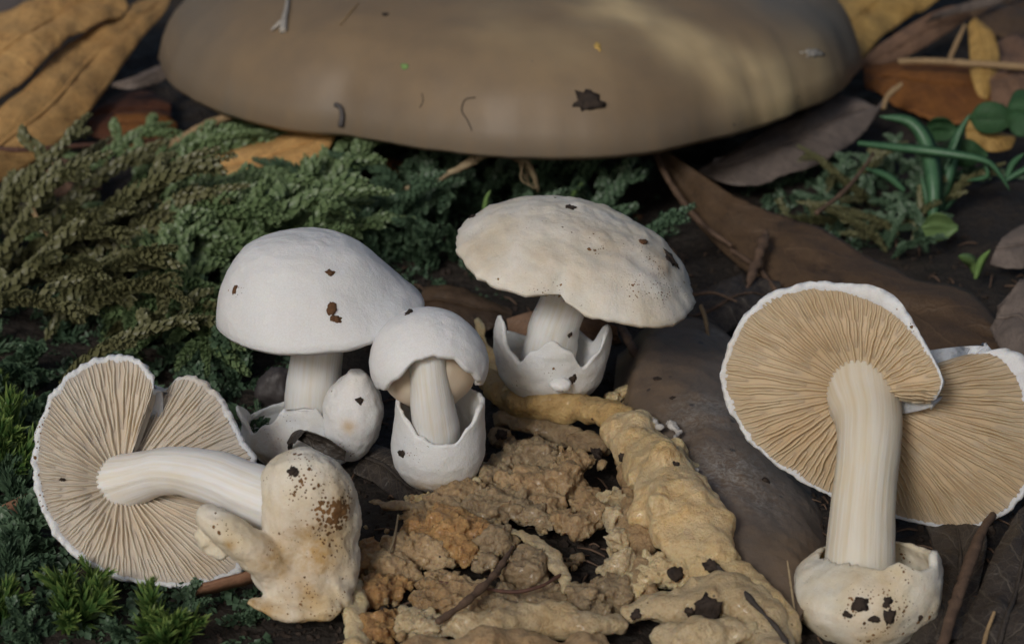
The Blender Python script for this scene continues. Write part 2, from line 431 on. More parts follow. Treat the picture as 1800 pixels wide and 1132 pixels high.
M_FLESHG = flesh_mat('greyish_rotten_flesh', (.46, .35, .21), (.33, .235, .13), (.15, .095, .05))
M_FLESHP = flesh_mat('pale_cream_flesh', (.72, .60, .40), (.58, .43, .23), (.33, .21, .09))
def skin_mat():
    s = NT('slimy_brown_skin')
    a = s.noise(.6, 6, .6); b = s.noise(3, 6, .7); c = s.noise(16, 3, .7)
    col = s.mix(s.ramp(a, [(.35, 0.0), (.65, 1.0)]), (.18, .125, .08), (.135, .105, .08))
    col = s.mix(s.ramp(b, [(.5, 0.0), (.75, .7)]), col, (.075, .055, .042))
    sp = s.math('LESS_THAN', s.math('ADD', s.voro(1.9), s.math('MULTIPLY', b, .12)), .17)
    col = s.mix(s.math('MULTIPLY', sp, .85), col, (.03, .026, .025))
    f = s.math('MULTIPLY', s.attr('myc'), s.ramp(s.noise(6, 6, .75, dist=1.5), [(.42, 0.0), (.66, 1.0)]))
    col = s.mix(f, col, (.36, .34, .31))
    n = s.bump(b, .35, .08, s.bump(a, .3, .2)); n = s.bump(c, .25, .015, n)
    return s.fin(col, .42, n, .15, (.3, .18, .08), .4)
M_SKIN = skin_mat()

def moss_mat(name, c1, c2, tip):
    s = NT(name)
    r = s.n('ShaderNodeObjectInfo').outputs['Random']; n = s.noise(1.2, 3)
    col = s.mix(s.math('ADD', s.math('MULTIPLY', r, .5), s.math('MULTIPLY', n, .5)), c1, c2)
    col = s.mix(s.attr('tip'), col, tip)
    s.fin(col, .42, None, spec=.45)
    tr = s.n('ShaderNodeBsdfTranslucent'); s.l(col, tr.inputs[0]); mx = s.n('ShaderNodeMixShader'); mx.inputs[0].default_value = .3
    s.l(s.b.outputs[0], mx.inputs[1]); s.l(tr.outputs[0], mx.inputs[2]); s.l(mx.outputs[0], s.out.inputs[0])
    return s.m
M_MOSS = moss_mat('feather_moss_green', (.125, .190, .085), (.165, .240, .105), (.38, .47, .24))
M_MOSSO = moss_mat('olive_moss', (.14, .145, .065), (.18, .175, .085), (.28, .28, .15))
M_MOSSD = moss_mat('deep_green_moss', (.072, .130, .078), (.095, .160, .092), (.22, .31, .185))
M_MOSSB = moss_mat('bright_moss', (.045, .12, .035), (.065, .15, .04), (.36, .46, .12))

# ------------------------------------------------------------------ the ground
def ground_z(x, y):
    x = np.asarray(x, float); y = np.asarray(y, float)
    P = np.stack([x, y, np.zeros_like(x)], -1)
    z = -.12 + .16 * fbm(P * .45, 4, 11) + .05 * fbm(P * 2.2, 3, 12)
    z = z + .30 * np.exp(-(((x + 7.5) / 4.5) ** 2 + ((y - 2.0) / 4.0) ** 2))        # moss hummock behind the white mushrooms
    z = z + .30 * np.exp(-(((x + 9.5) / 2.0) ** 2 + ((y + 8.0) / 3.0) ** 2))
    z = z + .25 * np.exp(-(((x - 8.0) / 3.0) ** 2 + ((y + 7.5) / 2.0) ** 2))        # rise under the picked mushroom at the right
    return z
def axis(a, b, step, far):
    core = np.arange(a, b + step, step); g = np.cumsum(step * 1.35 ** np.arange(1, 22)); g = g[g < far]
    return np.concatenate([a - g[::-1], core, b + g])
gx = axis(-15, 15, .16, 200); gy = axis(-14, 26, .16, 220)
GX, GY = np.meshgrid(gx, gy, indexing='ij')
gm = MB().grid(np.stack([GX, GY, ground_z(GX, GY)], -1))
ground = link('ground', gm.mesh('ground'), M_SOIL); ground['kind'] = 'structure'

# ------------------------------------------------------------------ mushroom builders
def shell(mb, C, ax, r, z, thick, nth=72):
    """r, z: arrays (nt, nth) of the outer surface along the rows; thick: scalar or (nt,nth)."""
    ex, ey, ez = [np.asarray(a, float) for a in ax]
    th = np.linspace(0, 2 * np.pi, nth, endpoint=False)
    P = C + (r * np.cos(th))[..., None] * ex + (r * np.sin(th))[..., None] * ey + z[..., None] * ez
    dt = np.gradient(P, axis=0); dh = np.roll(P, -1, 1) - np.roll(P, 1, 1)
    N = np.cross(dh, dt); ln = np.linalg.norm(N, axis=-1, keepdims=True); N = N / (ln + 1e-9)
    c = P.mean((0, 1)); out = P - c
    if (N * out).sum() < 0: N = -N
    k = np.broadcast_to(np.asarray(thick, float), r.shape)[..., None]
    I = P - N * k
    edge = (P[-1:] + I[-1:]) / 2 + unit(P[-1:] - P[-2:-1]) * k[-1:] * .35
    X = np.concatenate([P, edge, I[::-1]])
    mb.grid(X, cv=True)
    return P, I, N, th
def orient(P):
    return P

def attr_blobs(mb, blobs):
    """blobs: (point, radius, strength) -> per-vertex float"""
    Vv = mb.verts(); a = np.zeros(len(Vv))
    for p, r, s in blobs: a = np.maximum(a, s * np.exp(-((np.linalg.norm(Vv - p, axis=1) / r) ** 2)))
    return np.clip(a, 0, 1)

def fins(mb, E, nb, h, ks, n, th, jit=.35, wav=.003, seed=1, minor=True):
    """Gills. E(t,s) -> point on the gill edges, nb(t,s) -> unit vector into the flesh, h(s) depth; ks start of full gills."""
    r = np.random.default_rng(seed)
    m = 14
    for k in range(n):
        t = (k + jit * (r.random() - .5)) / n
        s0 = ks
        if minor: s0 = [ks, .62, .36, .72][k % 4] + (.1 * r.random() if k % 4 else 0)
        s = np.linspace(s0, .985, m)
        w = wav * (pn(np.stack([s * 5, np.full(m, k * .37), np.full(m, seed)], -1))) + wav * .6 * pn(np.stack([s * 14, np.full(m, k * 1.7), np.full(m, seed)], -1))
        tt = t + w * sstep(0, .3, s - s0)
        e = E(tt, s); e2 = E(tt + .002, s); T = unit(e2 - e); N = nb(tt, s)
        lift = sstep(0, .12, s - s0) if s0 > ks else np.ones(m)
        H = h(s)[:, None]
        top = e + N * (H * (1 - lift[:, None])) + N * (.03 * r.random())
        top = top + N * (.025 * pn(np.stack([s * 9, np.full(m, k * 2.1), np.full(m, 5.0)], -1)))[:, None]
        a = th * (1.0 + .3 * r.random())
        bot = e + N * (H + .03)
        X = np.stack([bot - T * a * 1.3, (bot + top) / 2 - T * a, top - T * a * .45, top - N * a * .35, top + T * a * .45, (bot + top) / 2 + T * a, bot + T * a * 1.3], 1)
        mb.grid(X[:, ::-1])

def gill_cap(t, rim, cen, ngill, hmax, thick, gm_, cm_, conc, stain=(), dirt=(), seed=1, roll=.05, s0=.12, rough_rim=.012, wide=()):
    """A cap whose gill side is turned to the viewer. rim: (u, v, depth) round the edge, cen: (u, v, depth) of the stipe's top; depths in cm."""
    NS = 480
    R = spline(np.array(rim, float) * np.array([1, 1, 60.0]), NS, closed=True) / np.array([1, 1, 60.0])
    cen = np.array(cen, float)
    ph = np.arange(NS) / NS
    rag = 1 + rough_rim * fbm(np.stack([ph * 60, ph * 0, ph * 0], -1), 3, seed) + .02 * pn(np.stack([np.cos(ph * 6.283) * 2, np.sin(ph * 6.283) * 2, ph * 0], -1), seed)
    RR = cen + (R - cen) * np.stack([rag, rag, np.ones(NS)], -1)
    def Eu(tt, s):
        tt = np.asarray(tt) % 1.0; q = tt * NS; i = np.floor(q).astype(int) % NS; f = (q - np.floor(q))[..., None]
        r = RR[i] * (1 - f) + RR[(i + 1) % NS] * f
        s = np.asarray(s, float)[..., None]
        uv = cen + (r - cen) * s
        # spokes leave the stipe along it, then swell towards the eye and fall to the margin
        dz = conc * (np.sin(np.pi * np.clip(s, 0, 1) ** .8) ** 1.0)
        return np.concatenate([uv[..., :2], uv[..., 2:3] - dz], -1)
    def Wv(a):
        k = (DIST + a[..., 2:3]) / DIST
        return (a[..., 0:1] - 900) / PPC * k * AX_R + (566 - a[..., 1:2]) / PPC * k * AX_U + a[..., 2:3] * AX_F
    E = lambda tt, s: Wv(Eu(tt, s))
    def nb(tt, s):
        e = E(tt, s); d1 = E(np.asarray(tt) + .004, s) - E(np.asarray(tt) - .004, s); d2 = E(tt, np.clip(np.asarray(s) + .02, 0, 1.1)) - E(tt, np.asarray(s) - .02)
        n = unit(np.cross(d1, d2)); sg = np.sign((n * AX_F).sum(-1, keepdims=True)); sg[sg == 0] = 1
        n = unit(n * sg * .5 + AX_F * .8)
        return n
    h = lambda s: hmax * (.25 + .75 * np.sin(np.pi * np.clip((s - .02) / 1.06, 0, 1) ** .8) ** .8) * sstep(1.02, .9, s)
    tg = np.arange(NS) / NS
    rows = []; bed = []
    for s in (.03, .1, .2, .32, .45, .58, .7, .8, .88, .94, .98): # flesh between the gills
        ss = np.full(NS, s); bed.append(E(tg, ss) + nb(tg, ss) * (h(ss)[:, None] + .01))
    rows.append(bed[-2] + AX_F * .02)
    cr = (1 + 1.3 * fbm(np.stack([tg * 120, tg * 0, tg * 0], -1), 2, seed + 3))[:, None]
    n1 = nb(tg, np.full(NS, .985))
    rl = roll * (1 + sum(k_ * np.exp(-((((tg - t_ + .5) % 1 - .5) / w_) ** 2)) for t_, w_, k_ in wide))
    for s, o in ((0, .0), (.55, .02), (1, .09), (1, .2)):
        ss = 1 + rl * s; rows.append(E(tg, ss) + n1 * (o * cr + .005))
    for s in (.985, .93, .84, .72, .58, .42, .25, .1, .02):
        ss = s * (1 + rl * s); rows.append(E(tg, ss) + nb(tg, np.full(NS, s)) * (h(np.full(NS, s))[:, None] + .12 + thick * (1 - s ** 2.2)))
    mb = MB(); mb.grid(np.stack(rows)[:, ::-1], cv=True)
    mb.displace(lambda p: .018 * fbm(p * 3.2, 3, seed + 9))
    cap = part('cap', mb, cm_, t, attrs={'stain': attr_blobs(mb, stain), 'dirt': attr_blobs(mb, dirt)})
    fm = MB(); fm.grid(np.stack(bed)[:, ::-1], cv=True); fins(fm, E, nb, h, s0, ngill, .021, seed=seed)
    g = part('gills', fm, gm_, cap); g['kind'] = 'stuff'
    return E

def dome_gills(t, C, ax, R, zfun, s0, n, depth, mat, seed=2):
    """Simple radial gills under an upright cap. R(theta), zfun(theta, s) height of the underside along the axis."""
    ex, ey, ez = [np.asarray(a, float) for a in ax]
    def E(tt, s):
        th = np.asarray(tt) * 2 * np.pi; s = np.asarray(s, float); r = R(th) * s
        return C + (r * np.cos(th))[..., None] * ex + (r * np.sin(th))[..., None] * ey + (zfun(th, s) - depth * np.sin(np.pi * np.clip(s, 0, 1)) ** .7)[..., None] * ez
    nb = lambda tt, s: np.broadcast_to(ez, np.shape(tt) + (3,))
    h = lambda s: depth * np.sin(np.pi * np.clip(s, 0, 1)) ** .7 + .02
    fm = MB(); fins(fm, E, nb, h, s0, n, .014, seed=seed, wav=.0022)
    g = part('gills', fm, mat, [c_ for c_ in t.children if c_.name.startswith('cap')][0]); g['kind'] = 'stuff'

def tilt_axes(about_y=0.0, about_x=0.0, rz=0.0):
    m = rotm(about_x, about_y, rz); return m[:, 0], m[:, 1], m[:, 2]
TH = np.linspace(0, 2 * np.pi, 96, endpoint=False)
def per(points):
    """periodic interpolation over the angle in degrees (0 = right, 90 = away, 270 = towards the viewer)"""
    a = np.array([p[0] for p in points], float); v = np.array([p[1] for p in points], float)
    a = np.concatenate([a - 360, a, a + 360]); v = np.concatenate([v, v, v])
    def f(th):
        d = np.degrees(th) % 360
        i = np.clip(np.searchsorted(a, d) - 1, 0, len(a) - 2); w = (d - a[i]) / (a[i + 1] - a[i]); w = w * w * (3 - 2 * w)
        return v[i] * (1 - w) + v[i + 1] * w
    return f

# ------------------------------------------------------------------ 1. picked mushroom lying on its side, left
t = thing('mushroom', 'picked white mushroom lying sideways, torn gills showing, thick curved stem to the right', 'mushroom', G(540, 1070, 0))
rim1 = [(232, 634, -8.9), (185, 632, -8.95), (140, 650, -9.1), (98, 688, -9.3), (74, 745, -9.5), (66, 810, -9.6), (76, 880, -9.7), (105, 940, -9.75),
        (150, 985, -9.8), (210, 1012, -9.8), (290, 1024, -9.75), (360, 1022, -9.6), (430, 990, -9.3), (470, 930, -8.9), (475, 870, -8.6),
        (440, 805, -8.45), (415, 760, -8.4), (385, 700, -8.35), (345, 668, -8.3), (312, 665, -8.3), (292, 684, -8.35), (277, 688, -8.55), (270, 690, -9.0), (262, 660, -9.0)]
E1 = gill_cap(t, rim1, (212, 850, -8.75), 165, .07, .55, M_GILL, M_CAP, .28,
              dirt=[(W(100, 760, -9.4), .7, .6), (W(70, 870, -9.6), .7, .5), (W(180, 1000, -9.7), .6, .3)],
              stain=[(W(350, 680, -8.3), .5, .5)], seed=3, roll=.035, rough_rim=.022, wide=((.28, .1, 1.2),))
mb = MB(); tube(mb, [W(188, 854, -8.45), W(212, 848, -8.8), W(240, 841, -9.05), W(300, 828, -9.45), (W(370, 838, -9.85)), W(430, 862, -10.1), W(500, 890, -10.25)],
     [.66, .46, .385, .40, .45, .48, .50], 60, 40, 1.0, .03, 1.5, 2)
part('stipe', mb, M_STIPE, t)
# volva: a stained sack with a finger-like lobe and a torn foot, one skin
mb = MB()
lump(mb, W(543, 898, -10.3), (.82, .80, 1.06), rotm(0, math.radians(-8), 0), 5, .04, 1.0, 3)
lump(mb, W(560, 980, -10.35), (.66, .66, .66), None, 5, .06, 1.0, 4)
lump(mb, W(512, 965, -10.45), (.5, .5, .52), None, 5, .06, 1.0, 5)
lump(mb, W(586, 1012, -10.45), (.4, .42, .5), None, 5, .08, 1.0, 6)
lump(mb, W(492, 850, -10.4), (.34, .5, .5), rotm(0, .35, 0), 4, .12, 1.1, 7)
tube(mb, [W(486, 992, -10.6), W(440, 962, -10.85), W(392, 926, -10.85), W(358, 902, -10.7)], [.46, .41, .36, .24], 40, 28, .8, .03, 1.6, 31)
for (u, v, q_) in [(362, 950, .13), (376, 964, .12), (352, 938, .09), (390, 974, .10)]: lump(mb, W(u, v, -10.75), (q_, q_, q_), None, 3, .35, 1.4, u)
bot = spline([W(440, 1063, -10.9), W(470, 1078, -10.95), W(520, 1087, -11.0), W(560, 1087, -10.95), W(588, 1080, -10.85)], 30)
for (u, v, c, sx, sy, sz, a) in [(535, 1035, -10.7, .62, .34, .42, 0), (500, 1010, -10.6, .5, .4, .4, .2), (478, 1066, -10.85, .40, .22, .10, -.25), (525, 1074, -10.9, .52, .26, .16, 0), (568, 1068, -10.85, .34, .28, .2, .15), (598, 1045, -10.7, .18, .24, .34, .4)]:
    lump(mb, W(u, v, c), (sx, sy, sz), rotm(0, -a, 0), 4, .14, 1.6, u, 4)
mb = remesh(mb, .03, 8, lambda p: .035 * fbm(p * 1.7, 3, 21) + .016 * fbm(p * 5, 3, 22) + .006 * fbm(p * 14, 2, 23))
part('volva', mb, M_VOLVAD, t, attrs={'stain': attr_blobs(mb, [(W(555, 965, -11), .62, 1.0), (W(600, 880, -10.9), .45, .75), (W(485, 985, -11), .42, .95), (W(540, 1040, -11), .5, .75), (W(404, 958, -11.2), .10, 1)] + [(p, .22, .95) for p in bot[::6]]),
                                      'dirt': attr_blobs(mb, [(W(585, 900, -11), .42, 1.0), (W(530, 860, -11.1), .4, .5), (W(595, 960, -11), .5, .6), (W(520, 1040, -11.1), .5, .4), (W(540, 800, -10.9), .3, .4)])})

# ------------------------------------------------------------------ 2. upright mushroom with smooth white bonnet cap
Y2 = -5.6
t = thing('mushroom', 'upright white mushroom with smooth bonnet-shaped cap, two brown marks on its front', 'mushroom', V(545, 815, Y2))
C2 = V(562, 549, Y2); R2 = np.linalg.norm(V(746, 549, Y2) - C2)
s = np.linspace(0, 1, 44)[:, None]
hL = sinterp(s, [0, .2, .4, .6, .75, .87, .95, 1], [1, .985, .93, .80, .62, .40, .20, .0])
hR = sinterp(s, [0, .2, .4, .55, .68, .78, .88, .96, 1], [1, .975, .89, .76, .56, .38, .24, .13, .06])
wl = (.5 - .5 * np.cos(TH))[None]                      # 1 at the left
hh = hL * wl + hR * (1 - wl)
Rt = R2 * (1 + .03 * pn(np.stack([np.cos(TH) * 2, np.sin(TH) * 2, TH * 0], -1), 4))[None]
rr = Rt * s ** .92
H2 = 1.42
shift = -.22 * (1 - s)
zz = H2 * hh
ax2 = tilt_axes(math.radians(-3), math.radians(-1))
mb = MB()
wob = (1 + .05 * fbm(np.stack([np.cos(TH) * 6, np.sin(TH) * 6, TH * 0], -1), 3, 6))[None]
P, I, N, _ = shell(mb, C2, ax2, rr, zz - .05 * s ** 6 * (wob - 1) * 20 * .4, .16, 96)
vv = mb.verts(); zl = (vv - C2) @ ax2[2] / H2
mb.v = [vv + np.outer(-.25 * np.clip(zl, 0, 1), ax2[0])]
mb.displace(lambda p: .035 * fbm(p * .9, 3, 31) + .008 * fbm(p * 5, 3, 32))
part('cap', mb, M_CAP, t, attrs={'stain': attr_blobs(mb, [(V(540, 442, Y2 - 1), .3, .25), (V(650, 440, Y2 - .6), .3, .2)]), 'dirt': attr_blobs(mb, [(V(410, 512, Y2 - .9), .25, .5), (V(650, 436, Y2 - .6), .25, .35)])})
dome_gills(t, C2, ax2, lambda th: R2 * .94 + 0 * th, lambda th, s: .05 + .75 * (1 - s ** 2) - .02, .22, 90, .26, M_GILL, 5)
mb = MB(); tube(mb, [V(548, 770, Y2), V(549, 720, Y2), V(552, 660, Y2), V(558, 600, Y2), V(562, 520, Y2)], [.55, .50, .46, .45, .5], 40, 36, 1, .025, 1.4, 4)
part('stipe', mb, M_STIPE, t)
# volva with lobes
Cb = V(536, 812, Y2 - .15)
rimf = per([(0, .66), (35, .78), (70, .7), (120, .74), (160, .72), (184, 1.02), (212, .80), (232, .98), (258, 1.26), (280, 1.30), (302, 1.05), (322, .68)])
q = np.linspace(0, 1, 40)[:, None]; qq = q * rimf(TH)[None]
rr = sinterp(qq, [0, .12, .3, .6, .9, 1.2], [.02, .5, .82, 1.0, .93, .82]) * (1.0 + .1 * np.abs(np.cos(TH))[None])
rr = rr + (.22 * sstep(.75, 1.05, qq) * np.exp(-((np.degrees(TH) - 183) / 22) ** 2)[None])
zz = sinterp(qq, [0, .12, .3, .6, .9, 1.2], [0, .04, .2, .55, .95, 1.4])
mb = MB(); shell(mb, Cb, tilt_axes(), rr, zz, .08, 96)
mb.displace(lambda p: .05 * fbm(p * 1.4, 3, 33) + .012 * fbm(p * 6, 3, 34))
part('volva', mb, M_VOLVA, t, attrs={'stain': attr_blobs(mb, [(V(470, 800, Y2 - .8), .5, .55), (V(500, 780, Y2 - .9), .4, .4)]), 'dirt': attr_blobs(mb, [(V(480, 740, Y2 - .8), .4, .25)])})

# ------------------------------------------------------------------ egg-shaped unopened button beside it
Yb = -6.35
cb = V(619, 728, Yb); v, f = ico(5); ax = tilt_axes(math.radians(8), 0)
rv = v.copy(); zz_ = rv[:, 2]; wid = .53 * (1 - .30 * np.clip(zz_, 0, 1) ** 1.6 - .02 * zz_)
pts = cb + np.outer(rv[:, 0] * wid, ax[0]) + np.outer(rv[:, 1] * wid, ax[1]) + np.outer(np.where(zz_ > 0, np.minimum(zz_, .93), zz_) * .86, ax[2])
mb = MB(); mb.add(pts, f); mb.displace(lambda p: .035 * fbm(p * 1.8, 4, 41) + .012 * fbm(p * 7, 3, 42))
single('mushroom_button', mb, M_VOLVA, 'unopened egg-shaped white mushroom button between the bonnet cap and the splitting egg', 'mushroom button',
       attrs={'stain': attr_blobs(mb, [(V(625, 650, Yb - .5), .35, .5), (V(612, 752, Yb - .6), .14, .9)]), 'dirt': attr_blobs(mb, [(V(600, 790, Yb - .4), .3, .5)])})

# ------------------------------------------------------------------ 3. young mushroom splitting out of its egg
Y3 = -7.1
t = thing('mushroom', 'young egg-shaped white mushroom splitting open at the front to show its stem', 'mushroom', V(768, 880, Y3))
c3 = V(753, 640, Y3 - .02); R3 = np.linalg.norm(V(858, 640, Y3) - c3)
ang = per([(5, 112), (40, 118), (90, 120), (140, 118), (180, 114), (200, 112), (220, 103), (238, 84), (255, 60), (275, 53), (298, 58), (318, 76), (336, 92), (350, 104)])
q = np.linspace(0, 1, 44)[:, None]
rag = (1.0 * fbm(np.stack([np.cos(TH) * 7, np.sin(TH) * 7, TH * 0], -1), 3, 7))[None]
phi = np.radians(q * (ang(TH)[None] + rag * 2.5 * q ** 4))
rr = R3 * np.sin(phi) * (1 - .05 * sstep(1.6, 2.1, phi)); zz = R3 * .95 * np.cos(phi)
mb = MB(); shell(mb, c3, tilt_axes(math.radians(4), 0), rr, zz, .13 + .05 * (1 - q) + 0 * rr, 96)
mb.displace(lambda p: .02 * fbm(p * 1.5, 3, 51) + .006 * fbm(p * 7, 2, 52))
part('cap', mb, M_CAP, t, attrs={'stain': attr_blobs(mb, [(V(735, 575, Y3 - .9), .4, .22)]), 'dirt': attr_blobs(mb, [(V(740, 570, Y3 - .9), .6, .12), (V(670, 620, Y3 - .8), .3, .15)])})
mb = MB(); tube(mb, [V(768, 790, Y3 - .12), V(765, 750, Y3 - .25), V(757, 690, Y3 - .35), V(750, 630, Y3 - .32), V(750, 590, Y3 - .1)], [.40, .41, .37, .32, .33], 40, 36, 1, .02, 1.5, 6)
part('stipe', mb, M_STIPE, t)
cv = V(768, 782, Y3); Rv = np.linalg.norm(V(851, 782, Y3) - cv)
rimh = per([(0, 1.1), (35, 1.05), (90, 1.05), (145, 1.05), (180, 1.0), (200, .96), (222, .80), (245, .56), (268, .42), (292, .46), (315, .76), (340, 1.06)])
qz = q ** .8 * (rimh(TH)[None] + 1.08 + rag * .035 * q ** 4) - 1.08
rr = Rv * sinterp(qz, [-1.08, -1.06, -1.0, -.9, -.7, -.45, -.1, .2, .6, 1.1], [.02, .16, .34, .52, .76, .92, 1.0, .99, .95, .93]) * (1 + .03 * np.cos(TH))[None]; zz = Rv * qz
mb = MB(); shell(mb, cv, tilt_axes(math.radians(3), 0), rr, zz, .085, 96)
mb.displace(lambda p: .018 * fbm(p * 1.5, 3, 53) + .006 * fbm(p * 7, 2, 54))
vol3 = part('volva', mb, M_VOLVA, t, attrs={'stain': attr_blobs(mb, [(V(740 + 30 * k, 868, Y3 - .6), .3, .7) for k in range(3)]), 'dirt': attr_blobs(mb, [(V(715, 800, Y3 - .7), .3, .15)])})
mb = MB(); lump(mb, c3 + np.array([0, .22, -.12]), (R3 * .80, R3 * .70, R3 * .78), None, 4, .05, 1.2, 9)
part('gills', mb, M_GILL, t)
# yellowed frill at the foot
mb = MB(); tube(mb, [V(716, 872, Y3 - .55), V(745, 884, Y3 - .75), V(785, 880, Y3 - .8), V(820, 862, Y3 - .65), V(838, 848, Y3 - .4)], [.10, .14, .15, .14, .09], 60, 20, .7, .16, 4, 9)
part('foot_frill', mb, M_RIM, t)

# ------------------------------------------------------------------ 4. mushroom with tilted flat cap in a toothed cup
Y4 = -4.1
t = thing('mushroom', 'white mushroom with broad soil-stained cap tilted over a cup with pointed teeth', 'mushroom', V(968, 690, Y4))
c4 = V(1012, 462, Y4); R4 = .5 * np.linalg.norm(V(1222, 500, Y4) - V(806, 400, Y4))
rot = rotm(math.radians(3), math.radians(12), 0); ax4 = (rot[:, 0], rot[:, 1], rot[:, 2])
s = np.linspace(0, 1, 50)[:, None]
Rf = per([(0, 1.0), (30, .98), (60, .95), (90, .95), (150, 1.0), (180, 1.0), (215, 1.0), (240, .95), (252, .88), (258, .82), (264, .90), (280, .97), (310, 1.05), (340, 1.04)])
rag = (1 + .022 * fbm(np.stack([np.cos(TH) * 18, np.sin(TH) * 18, TH * 0], -1), 3, 9))[None]
rr = R4 * s ** .95 * (1 + (Rf(TH)[None] - 1) * s ** 2) * (1 + (rag - 1) * s ** 6)
hh = sinterp(s, [0, .25, .5, .7, .85, .95, 1], [1, .96, .82, .60, .34, .12, -.03])
drop = per([(0, -.02), (45, 0), (90, .05), (180, .06), (230, .10), (256, .24), (280, .12), (312, .05), (340, -.02)])
zz = .98 * hh + drop(TH)[None] * s ** 3
mb = MB(); P, I, N, _ = shell(mb, c4 - ax4[2] * .05, ax4, rr, zz, .12, 96)
mb.displace(lambda p: .06 * fbm(p * .8, 3, 61) + .025 * fbm(p * 3, 4, 62))
part('cap', mb, M_CAPD, t, attrs={'stain': attr_blobs(mb, [(V(1080, 405, Y4 - .9), .7, .5), (V(1040, 375, Y4 - .5), .45, .4), (V(1180, 450, Y4 - .7), .38, 1.0), (V(960, 440, Y4 - 1.6), .8, .42), (V(860, 420, Y4 - 1), .6, .35), (V(1010, 480, Y4 - 1.9), .6, .35)]),
                                  'dirt': attr_blobs(mb, [(V(1175, 445, Y4 - .8), .38, 1.0), (V(1130, 400, Y4 - .6), .35, .6), (V(830, 380, Y4 - .8), .3, .7), (V(1160, 510, Y4 - 1.4), .5, .5), (V(1060, 410, Y4 - 1.0), .4, .4)])})
dome_gills(t, c4 - ax4[2] * .05, ax4, lambda th: R4 * .93 * (1 + (Rf(th) - 1) * .8), lambda th, s: .42 * (1 - s ** 2) - .1 + drop(th) * s ** 3, .2, 100, .2, M_GILLY, 6)
mb = MB(); tube(mb, [V(960, 650, Y4), V(966, 610, Y4), V(976, 570, Y4 - .02), V(990, 530, Y4 - .03), V(1003, 480, Y4)], [.48, .47, .44, .43, .5], 40, 36, 1, .05, 1.8, 8)
part('stipe', mb, M_STIPE, t)
Cb = V(966, 688, Y4 - .3)
rimf = per([(0, .80), (18, 1.08), (40, .7), (80, .9), (110, .65), (150, .85), (172, .8), (194, 1.38), (204, 1.36), (224, .98), (236, .88), (250, 1.12), (268, 1.28), (286, 1.14), (302, .84), (318, 1.0), (338, 1.22), (350, 1.26)])
q = np.linspace(0, 1, 44)[:, None]; qq = q * rimf(TH)[None]
rr = sinterp(qq, [0, .1, .25, .5, .8, 1.1, 1.4], [.02, .48, .78, .97, 1.04, 1.07, 1.0])
zz = sinterp(qq, [0, .1, .25, .5, .8, 1.1, 1.4], [0, .03, .14, .42, .82, 1.2, 1.6])
mb = MB(); shell(mb, Cb, tilt_axes(math.radians(2), 0), rr, zz, .07, 96)
mb.displace(lambda p: .03 * fbm(p * 1.4, 3, 63) + .008 * fbm(p * 6, 2, 64))
part('volva', mb, M_VOLVA, t, attrs={'stain': attr_blobs(mb, [(V(1075, 582, Y4 - .4), .15, .7), (V(884, 546, Y4), .15, .5), (V(940, 672, Y4 - 1), .3, .4)]), 'dirt': attr_blobs(mb, [(V(950, 650, Y4 - 1.1), .5, .12)])})
# pearl-sized bud at its foot
mb = MB(); lump(mb, V(985, 676, Y4 - 1.35), (.2, .17, .12), None, 4, .08, 1.2, 5)
single('mushroom_bud', mb, M_VOLVA, 'pearl-sized white mushroom bud at the foot of the toothed cup', 'mushroom bud', attrs={'stain': attr_blobs(mb, []), 'dirt': attr_blobs(mb, [])})

# ------------------------------------------------------------------ 5. large picked mushroom at the right, gills to the viewer
t = thing('mushroom', 'largest picked mushroom propped upright, yellowish folded gills and bulbous stained base', 'mushroom', G(1520, 1122, 0))
rim5 = [(1440, 506, -9.3), (1390, 514, -9.3), (1340, 534, -9.25), (1300, 572, -9.2), (1274, 625, -9.1), (1270, 665, -9.05), (1278, 705, -9.0), (1302, 750, -8.9), (1345, 800, -8.8),
        (1400, 842, -8.65), (1460, 874, -8.5), (1530, 902, -8.3), (1590, 916, -8.2), (1650, 925, -8.2), (1710, 926, -8.25), (1770, 900, -8.35), (1806, 850, -8.45), (1818, 790, -8.5),
        (1812, 720, -8.55), (1790, 655, -8.6), (1755, 622, -8.6), (1715, 622, -8.55), (1680, 655, -8.5), (1662, 690, -8.7), (1640, 708, -9.5), (1652, 690, -10.0), (1655, 660, -10.0), (1622, 605, -9.8), (1575, 552, -9.55), (1510, 517, -9.4)]
E5 = gill_cap(t, rim5, (1512, 690, -8.6), 180, .078, .5, M_GILLY, M_CAP, .38,
              stain=[(W(1280, 620, -9), .5, .3)], dirt=[(W(1600, 590, -9.6), .5, .3), (W(1560, 540, -9.5), .5, .25)], seed=8, roll=.02, s0=.12, rough_rim=.014, wide=((.93, .035, 7.5), (.69, .045, 6.0), (.0, .05, 1.6)))
mb = MB(); tube(mb, [W(1512, 655, -8.25), W(1516, 680, -8.65), W(1520, 708, -9.0), W(1528, 750, -9.4), W(1524, 820, -9.75), W(1516, 900, -10.0), W(1512, 980, -10.2), W(1512, 1040, -10.3)],
     [.85, .64, .55, .52, .50, .52, .56, .6], 70, 44, 1.0, .025, 1.4, 11)
part('stipe', mb, M_STIPEY, t)
cv = W(1522, 1034, -10.3); Rv = 133 / (PPC * DIST / (DIST - 10.3))
angf = per([(0, 118), (40, 112), (90, 112), (150, 120), (180, 126), (220, 130), (260, 132), (284, 132), (303, 141), (320, 126), (336, 122), (350, 132)])
keep = per([(0, .30), (60, .6), (120, 1.8), (170, 2.6), (225, 2.5), (262, 2.1), (286, 1.4), (306, .75), (335, .3)])
q = np.linspace(0, 1, 60)[:, None]; phi = np.radians(q * (angf(TH)[None] + 2.0 * fbm(np.stack([np.cos(TH) * 5, np.sin(TH) * 5, TH * 0], -1), 3, 17)[None] * q ** 4))
